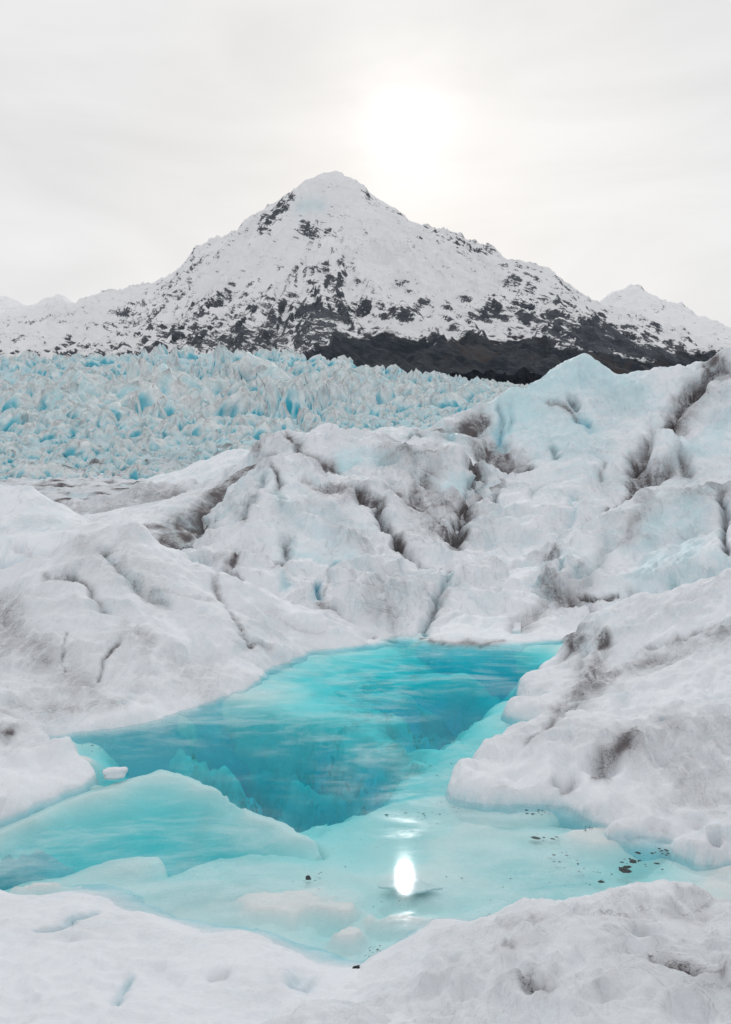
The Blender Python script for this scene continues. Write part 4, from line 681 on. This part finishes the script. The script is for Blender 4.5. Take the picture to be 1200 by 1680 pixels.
def mountain(name, label, pts, box, res, seed, rough=1.0, snowline=None, rocky=0.0, back=None, c=0.15):
    t0, t1, y0, y1 = box; nc, nr = res
    cp = [P(*p) for p in pts] + list(back or [])
    x, y = fan(t0, t1, y0, y1, nc, nr)
    z = RBF([(a / 1000, b / 1000, cc) for a, b, cc in cp], c)(x / 1000, y / 1000)
    xk, yk = x / 1000, y / 1000
    w = fbm(xk * 2, yk * 2, 0, 3, seed) * 0.25
    rg = ridged(xk * 2.6 + w, yk * 1.5 + w, 0, 6, seed + 4, 0.55); fb = fbm(xk * 9 + w, yk * 9, 0, 5, seed + 9, 0.6)
    crag = ridged(xk * 12 + w, yk * 9 - w, 0, 4, seed + 12, 0.6)
    if snowline is not None:
        sx, sy = P(555, 286, 4200)[:2]; th = np.arctan2(x - sx, sy - y); rr = np.hypot(x - sx, y - sy) / 1000
        rib = ridged(th * 5.5 + w * 1.6, rr * 0.9 + w, 0, 5, seed + 21, 0.58); amp_r = 70 * sstep(0.05, 0.7, rr)
        z = z + amp_r * (rib - 0.42)
    z = z + rough * (110 * (rg - 0.42) + 24 * fb + 24 * (crag - 0.4))
    p = np.stack([x, y, z], 1); n = grid_normals(p, nr, nc); u, v = proj(p)
    steep = 1 - n[:, 2]
    rock = 0.55 * sstep(0.22, 0.55, steep) + 0.12 * (crag - 0.35) + (0.14 * (rib - 0.4) if snowline is not None else 0) + rocky + 0.12 * fbm(xk * 5, yk * 5, 0, 3, seed + 14)
    blue = np.zeros(len(z)); bare = np.zeros(len(z))
    if snowline is not None:
        rock += 0.36 * sstep(950, 520, z) - 0.15 * sstep(850, 1250, z)
        lim = np.interp(u, [280, 450, 520, 560, 620, 700, 760, 820, 880, 930, 1000, 1060, 1120], [604, 596, 574, 554, 551, 556, 551, 557, 553, 566, 582, 586, 580])
        bare = sstep(-16, 16, v - lim + 22 * fbm(xk * 7, yk * 7, 0, 4, seed + 16, 0.6))
        k = np.exp(-(seg_dist(u, v, [(495, 340), (512, 334), (525, 338)]) / 11) ** 2); blue = 0.6 * k; rock -= 0.6 * k
        for poly, r, a in (([(435,370),(455,345),(475,322)], 12, .55), ([(500,375),(535,385)], 16, .3), ([(600,310),(640,335),(700,375),(800,418)], 9, .35), ([(310,450),(330,425),(350,420)], 12, .2), ([(400,500),(480,520),(560,525)], 40, .22), ([(280,555),(360,560),(450,565)], 22, .25), ([(850,500),(920,530),(960,560)], 26, .3), ([(960,540),(1000,565),(1060,580),(1110,588)], 16, .5), ([(985,520),(1040,575)], 10, .35), ([(560,500),(600,520),(660,500)], 24, .15), ([(740,490),(800,520)], 26, .15), ([(490,465),(560,450)], 20, .15)):
            rock += a * np.exp(-(seg_dist(u, v, poly) / r) ** 2)
        for poly, r in (([(640,420),(760,470)], 40), ([(520,310),(570,320)], 22), ([(560,530),(700,535)], 12), ([(340,450),(420,420)], 26)):
            rock -= 0.30 * np.exp(-(seg_dist(u, v, poly) / r) ** 2)
    o = link(name, mesh_from(name, p, grid_faces(nr, nc), {'rock': np.clip(rock, 0, 1), 'bare': bare, 'blue': blue}), MAT_MOUNT)
    tag(o, label, None, None, 'structure')
M1 = [(100,530,5700),(150,518,5600),(215,504,5500),(270,474,5200),(310,442,4950),(330,420,4850),(370,397,4700),(420,380,4500),(440,352,4400),(470,320,4300),(500,302,4250),(530,290,4200),(555,286,4200),(580,292,4200),(605,308,4200),(640,330,4200),(690,363,4200),(740,385,4200),(790,415,4180),(830,432,4180),(870,440,4150),(910,455,4120),(940,476,4080),(965,498,4000),(985,522,3920),(1010,552,3800),(1040,560,3650),(1080,572,3550),(1110,588,3450),(1140,605,3350),(1250,640,3300),
 (560,420,3550),(560,500,3100),(560,560,2800),(400,480,3700),(400,560,2950),(300,520,3900),(290,570,3150),(700,450,3550),(700,540,2900),(850,500,3450),(850,560,2850),(950,545,3150),(950,600,2700),(1050,590,3100),(700,610,2500),(850,620,2450),(500,610,2500),(300,605,2650),(480,420,3800),(220,540,4500),(120,575,4300),(0,590,4000),(1200,640,2800),(620,380,3850),(1000,630,2500)]
mountain('mountain', 'steep snow-covered mountain with a dark bare foot above the icefall', M1, (-0.42, 0.46, 2350, 6200), (490, 340), 801, 0.6, True, -0.22, [((px-CX)/F*6200, 6200, 700) for px in (0,300,600,900,1200)] + [((px-CX)/F*5100, 5100, 900) for px in (500,600,700,850,1000)])
M2 = [(-700,430,8200),(-450,460,8000),(-300,440,8000),(-150,470,8000),(-60,465,8000),(0,488,8000),(25,496,8000),(55,504,8000),(95,490,8000),(130,502,8000),(165,508,8000),(215,506,8200),(300,480,8400),(400,470,8500),(-500,560,6500),(0,545,6800),(100,550,6800),(250,560,6800),(0,600,5600),(200,600,5600),(-500,610,5600),(400,580,6000)]
mountain('snow_range', 'low snowy mountain range on the left behind the glacier', M2, (-0.85, -0.1, 5400, 10000), (240, 140), 821, 0.7, None, -0.05, [((px-CX)/F*10000, 10000, 1200) for px in (-700,-300,0,300,500)], 0.4)
M3 = [(880,560,8200),(940,530,8200),(985,492,8200),(1008,476,8200),(1030,470,8200),(1060,479,8200),(1090,495,8100),(1120,510,8000),(1150,530,8000),(1200,556,8000),(1280,540,8200),(1400,510,8200),(1600,520,8200),(1000,560,6800),(1100,575,6600),(1200,590,6400),(1400,590,6400),(1000,610,5600),(1200,612,5600),(1500,600,5600)]
mountain('far_peak', 'rounded snowy peak at the right edge behind the main mountain', M3, (0.15, 0.75, 5400, 10000), (210, 140), 841, 0.7, None, -0.01, [((px-CX)/F*10000, 10000, 1300) for px in (900,1100,1300,1600)], 0.4)

# ------------------------------------------------------------------ one sheet under everything, out to the horizon
def ground():
    xs = np.concatenate([-np.geomspace(26000, 60, 12), [0], np.geomspace(60, 26000, 12)]); ys = np.concatenate([-np.geomspace(16000, 60, 10), [0], np.geomspace(60, 36000, 14)])
    X, Y = np.meshgrid(xs, ys); x, y = X.ravel(), Y.ravel()
    z = -6 - 0.002 * np.hypot(x, y)
    n = len(x)
    o = link('ground', mesh_from('ground', np.stack([x, y, z], 1), grid_faces(len(ys), len(xs)), {'dirt': np.full(n, .1), 'blue': np.full(n, .1), 'deep': np.zeros(n)}), MAT_FAR)
    tag(o, 'snow-covered ground reaching to the horizon', None, None, 'structure')
ground()

# ------------------------------------------------------------------ small things
def crumb_mesh(name, seed, size, flat=0.6, n=3):
    """an irregular broken lump: a subdivided cube pulled by noise, flat facets rounded off"""
    import bmesh
    bm = bmesh.new(); bmesh.ops.create_cube(bm, size=1.0); bmesh.ops.subdivide_edges(bm, edges=bm.edges[:], cuts=n, use_grid_fill=True)
    v = np.array([w.co[:] for w in bm.verts]); r = np.linalg.norm(v, axis=1)
    v = v / r[:, None] * (0.62 * 0.6 + r * 0.4)[:, None]
    k = 1 + 0.55 * pn(v[:, 0] * 1.6, v[:, 1] * 1.6, v[:, 2] * 1.6, seed) + 0.3 * pn(v[:, 0] * 4, v[:, 1] * 4, v[:, 2] * 4, seed + 1)
    v = v * k[:, None] * np.array(size); v[:, 2] *= flat
    for w, c in zip(bm.verts, v): w.co = c
    bmesh.ops.triangulate(bm, faces=bm.faces[:])
    me = bpy.data.meshes.new(name); bm.to_mesh(me); bm.free()
    for p in me.polygons: p.use_smooth = True
    for a, val in (('dirt', 0.0), ('blue', 0.05), ('deep', 0.0)):
        at = me.attributes.new(a, 'FLOAT', 'POINT'); at.data.foreach_set('value', np.full(len(me.vertices), val, np.float32))
    return me
def grit_material():
    m, t = new_mat('wet_grit'); pos = N('ShaderNodeNewGeometry', t).outputs['Position']
    b = N('ShaderNodeBsdfPrincipled', t); L(mixc(t, noise(t, pos, 30, 4), (0.015, 0.02, 0.024), (0.05, 0.055, 0.058)), b.inputs['Base Color'], t); b.inputs['Roughness'].default_value = 0.9; b.inputs['Specular IOR Level'].default_value = 0.1
    o = N('ShaderNodeOutputMaterial', t); L(b.outputs[0], o.inputs[0], t); return m
MAT_GRIT = grit_material()
def crumb(name, label, cat, px, py, z, size, seed, mat, group=None, flat=0.6, rz=0.0):
    o = link(name, crumb_mesh(name, seed, size, flat), mat); o.location = P(px, py, z=z); o.rotation_euler = (0, 0, rz)
    return tag(o, label, cat, group)
crumb('snow_chunk', 'small white snow chunk floating off the tip of the left snow spit', 'snow chunk', 187, 1267, 0.03, (0.24, 0.17, 0.16), 901, MAT_NEAR)
crumb('dark_stone', 'black stone lying at the water edge between the two near snow banks', 'stone', 587, 1591, 0.03, (0.05, 0.045, 0.05), 911, MAT_GRIT, flat=0.9)
crumb('dark_stone', 'small dark stone on the pale slab left of the sun glint', 'stone', 506, 1440, -0.03, (0.035, 0.03, 0.03), 913, MAT_GRIT, flat=0.9)
def flake(name, label, outline, z, thick, seed, mat):
    """a thin floating plate of ice with a broken edge"""
    pl = []
    q = [P(a, b, z=z)[:2] for a, b in outline]
    for (x0, y0), (x1, y1) in zip(q, q[1:] + q[:1]):
        for k in range(6):
            f = k / 6; a, b = x0 + (x1 - x0) * f, y0 + (y1 - y0) * f
            pl.append((a + 0.02 * float(fbm(a * 9, b * 9, 0, 3, seed)), b + 0.03 * float(fbm(a * 9 + 4, b * 9, 0, 3, seed))))
    n = len(pl); c = np.mean(pl, axis=0)
    v = [(x, y, z) for x, y in pl] + [(x, y, z - thick) for x, y in pl] + [(*c, z), (*c, z - thick)]
    f = []
    for i in range(n):
        j = (i + 1) % n; f += [(i, j, 2 * n), (j + n, i + n, 2 * n + 1), (i, i + n, j + n), (i, j + n, j)]
    o = link(name, mesh_from(name, np.array(v), np.array(f), {'dirt': np.full(2 * n + 2, .40), 'deep': np.full(2 * n + 2, .28)}, False), mat)
    return tag(o, label, 'ice flake')
flake('ice_flake', 'thin pointed grey-blue ice flake lying in the water under the sun glint', [(622,1453),(640,1444),(655,1441),(672,1444),(690,1442),(706,1449),(727,1457),(700,1460),(668,1467),(650,1458),(636,1456)], -0.004, 0.015, 921, MAT_BED)

def grit():
    """dark silt grains washed together on the slabs: too many to count"""
    spots = [((1048,1412), 26, 9, 16, .050, -.03), ((1085,1396), 26, 7, 12, .035, -.03), ((1025,1425), 14, 5, 10, .04, -.03), ((885,1332), 18, 5, 12, .028, .004), ((965,1358), 10, 5, 6, .028, .004), ((690,1335), 60, 14, 34, .016, .004), ((740,1322), 30, 10, 14, .018, .004),
             ((890,1375), 22, 12, 10, .028, -.03), ((920,1410), 30, 14, 14, .026, -.05), ((980,1440), 30, 14, 14, .022, -.06), ((515,1440), 24, 10, 22, .012, -.02), ((800,1505), 10, 14, 12, .02, -.02), ((615,1560), 16, 14, 16, .014, -.02), ((650,1480), 90, 30, 26, .010, -.02), ((560,1400), 60, 40, 18, .010, -.1), ((760,1240), 60, 40, 16, .022, .004), ((160,1225), 50, 14, 14, .02, .004), ((240,1470), 120, 30, 16, .010, -.06), ((860,1440), 120, 40, 30, .012, -.05), ((1130,1450), 60, 25, 14, .014, -.08)]
    V, Fc, off = [], [], 0
    base = [(1, 0, 0), (.5, .8, 0), (-.6, .7, 0), (-1, -.1, 0), (-.4, -.8, 0), (.6, -.7, 0), (.1, .05, .35)]
    for (cx, cy), rx, ry, n, sz, z in spots:
        for _ in range(n):
            p = P(cx + rng.normal(0, rx * .55), cy + rng.normal(0, ry * .6), z=z)
            k = sz * 0.4 * rng.lognormal(-0.35, 0.5); a = rng.uniform(0, 6.3)
            for bx, by, bz in base:
                j = rng.uniform(0.6, 1.3); V.append((p[0] + k * 1.3 * j * (bx * math.cos(a) - by * math.sin(a)), p[1] + k * 1.3 * j * (bx * math.sin(a) + by * math.cos(a)), p[2] + bz * k))
            Fc += [(off + i, off + (i + 1) % 6, off + 6) for i in range(6)]; off += 7
    o = link('grit', mesh_from('grit', np.array(V), np.array(Fc), None, False), MAT_GRIT)
    tag(o, 'dark silt grains scattered over the pale slabs of the pool', 'grit', None, 'stuff')
grit()
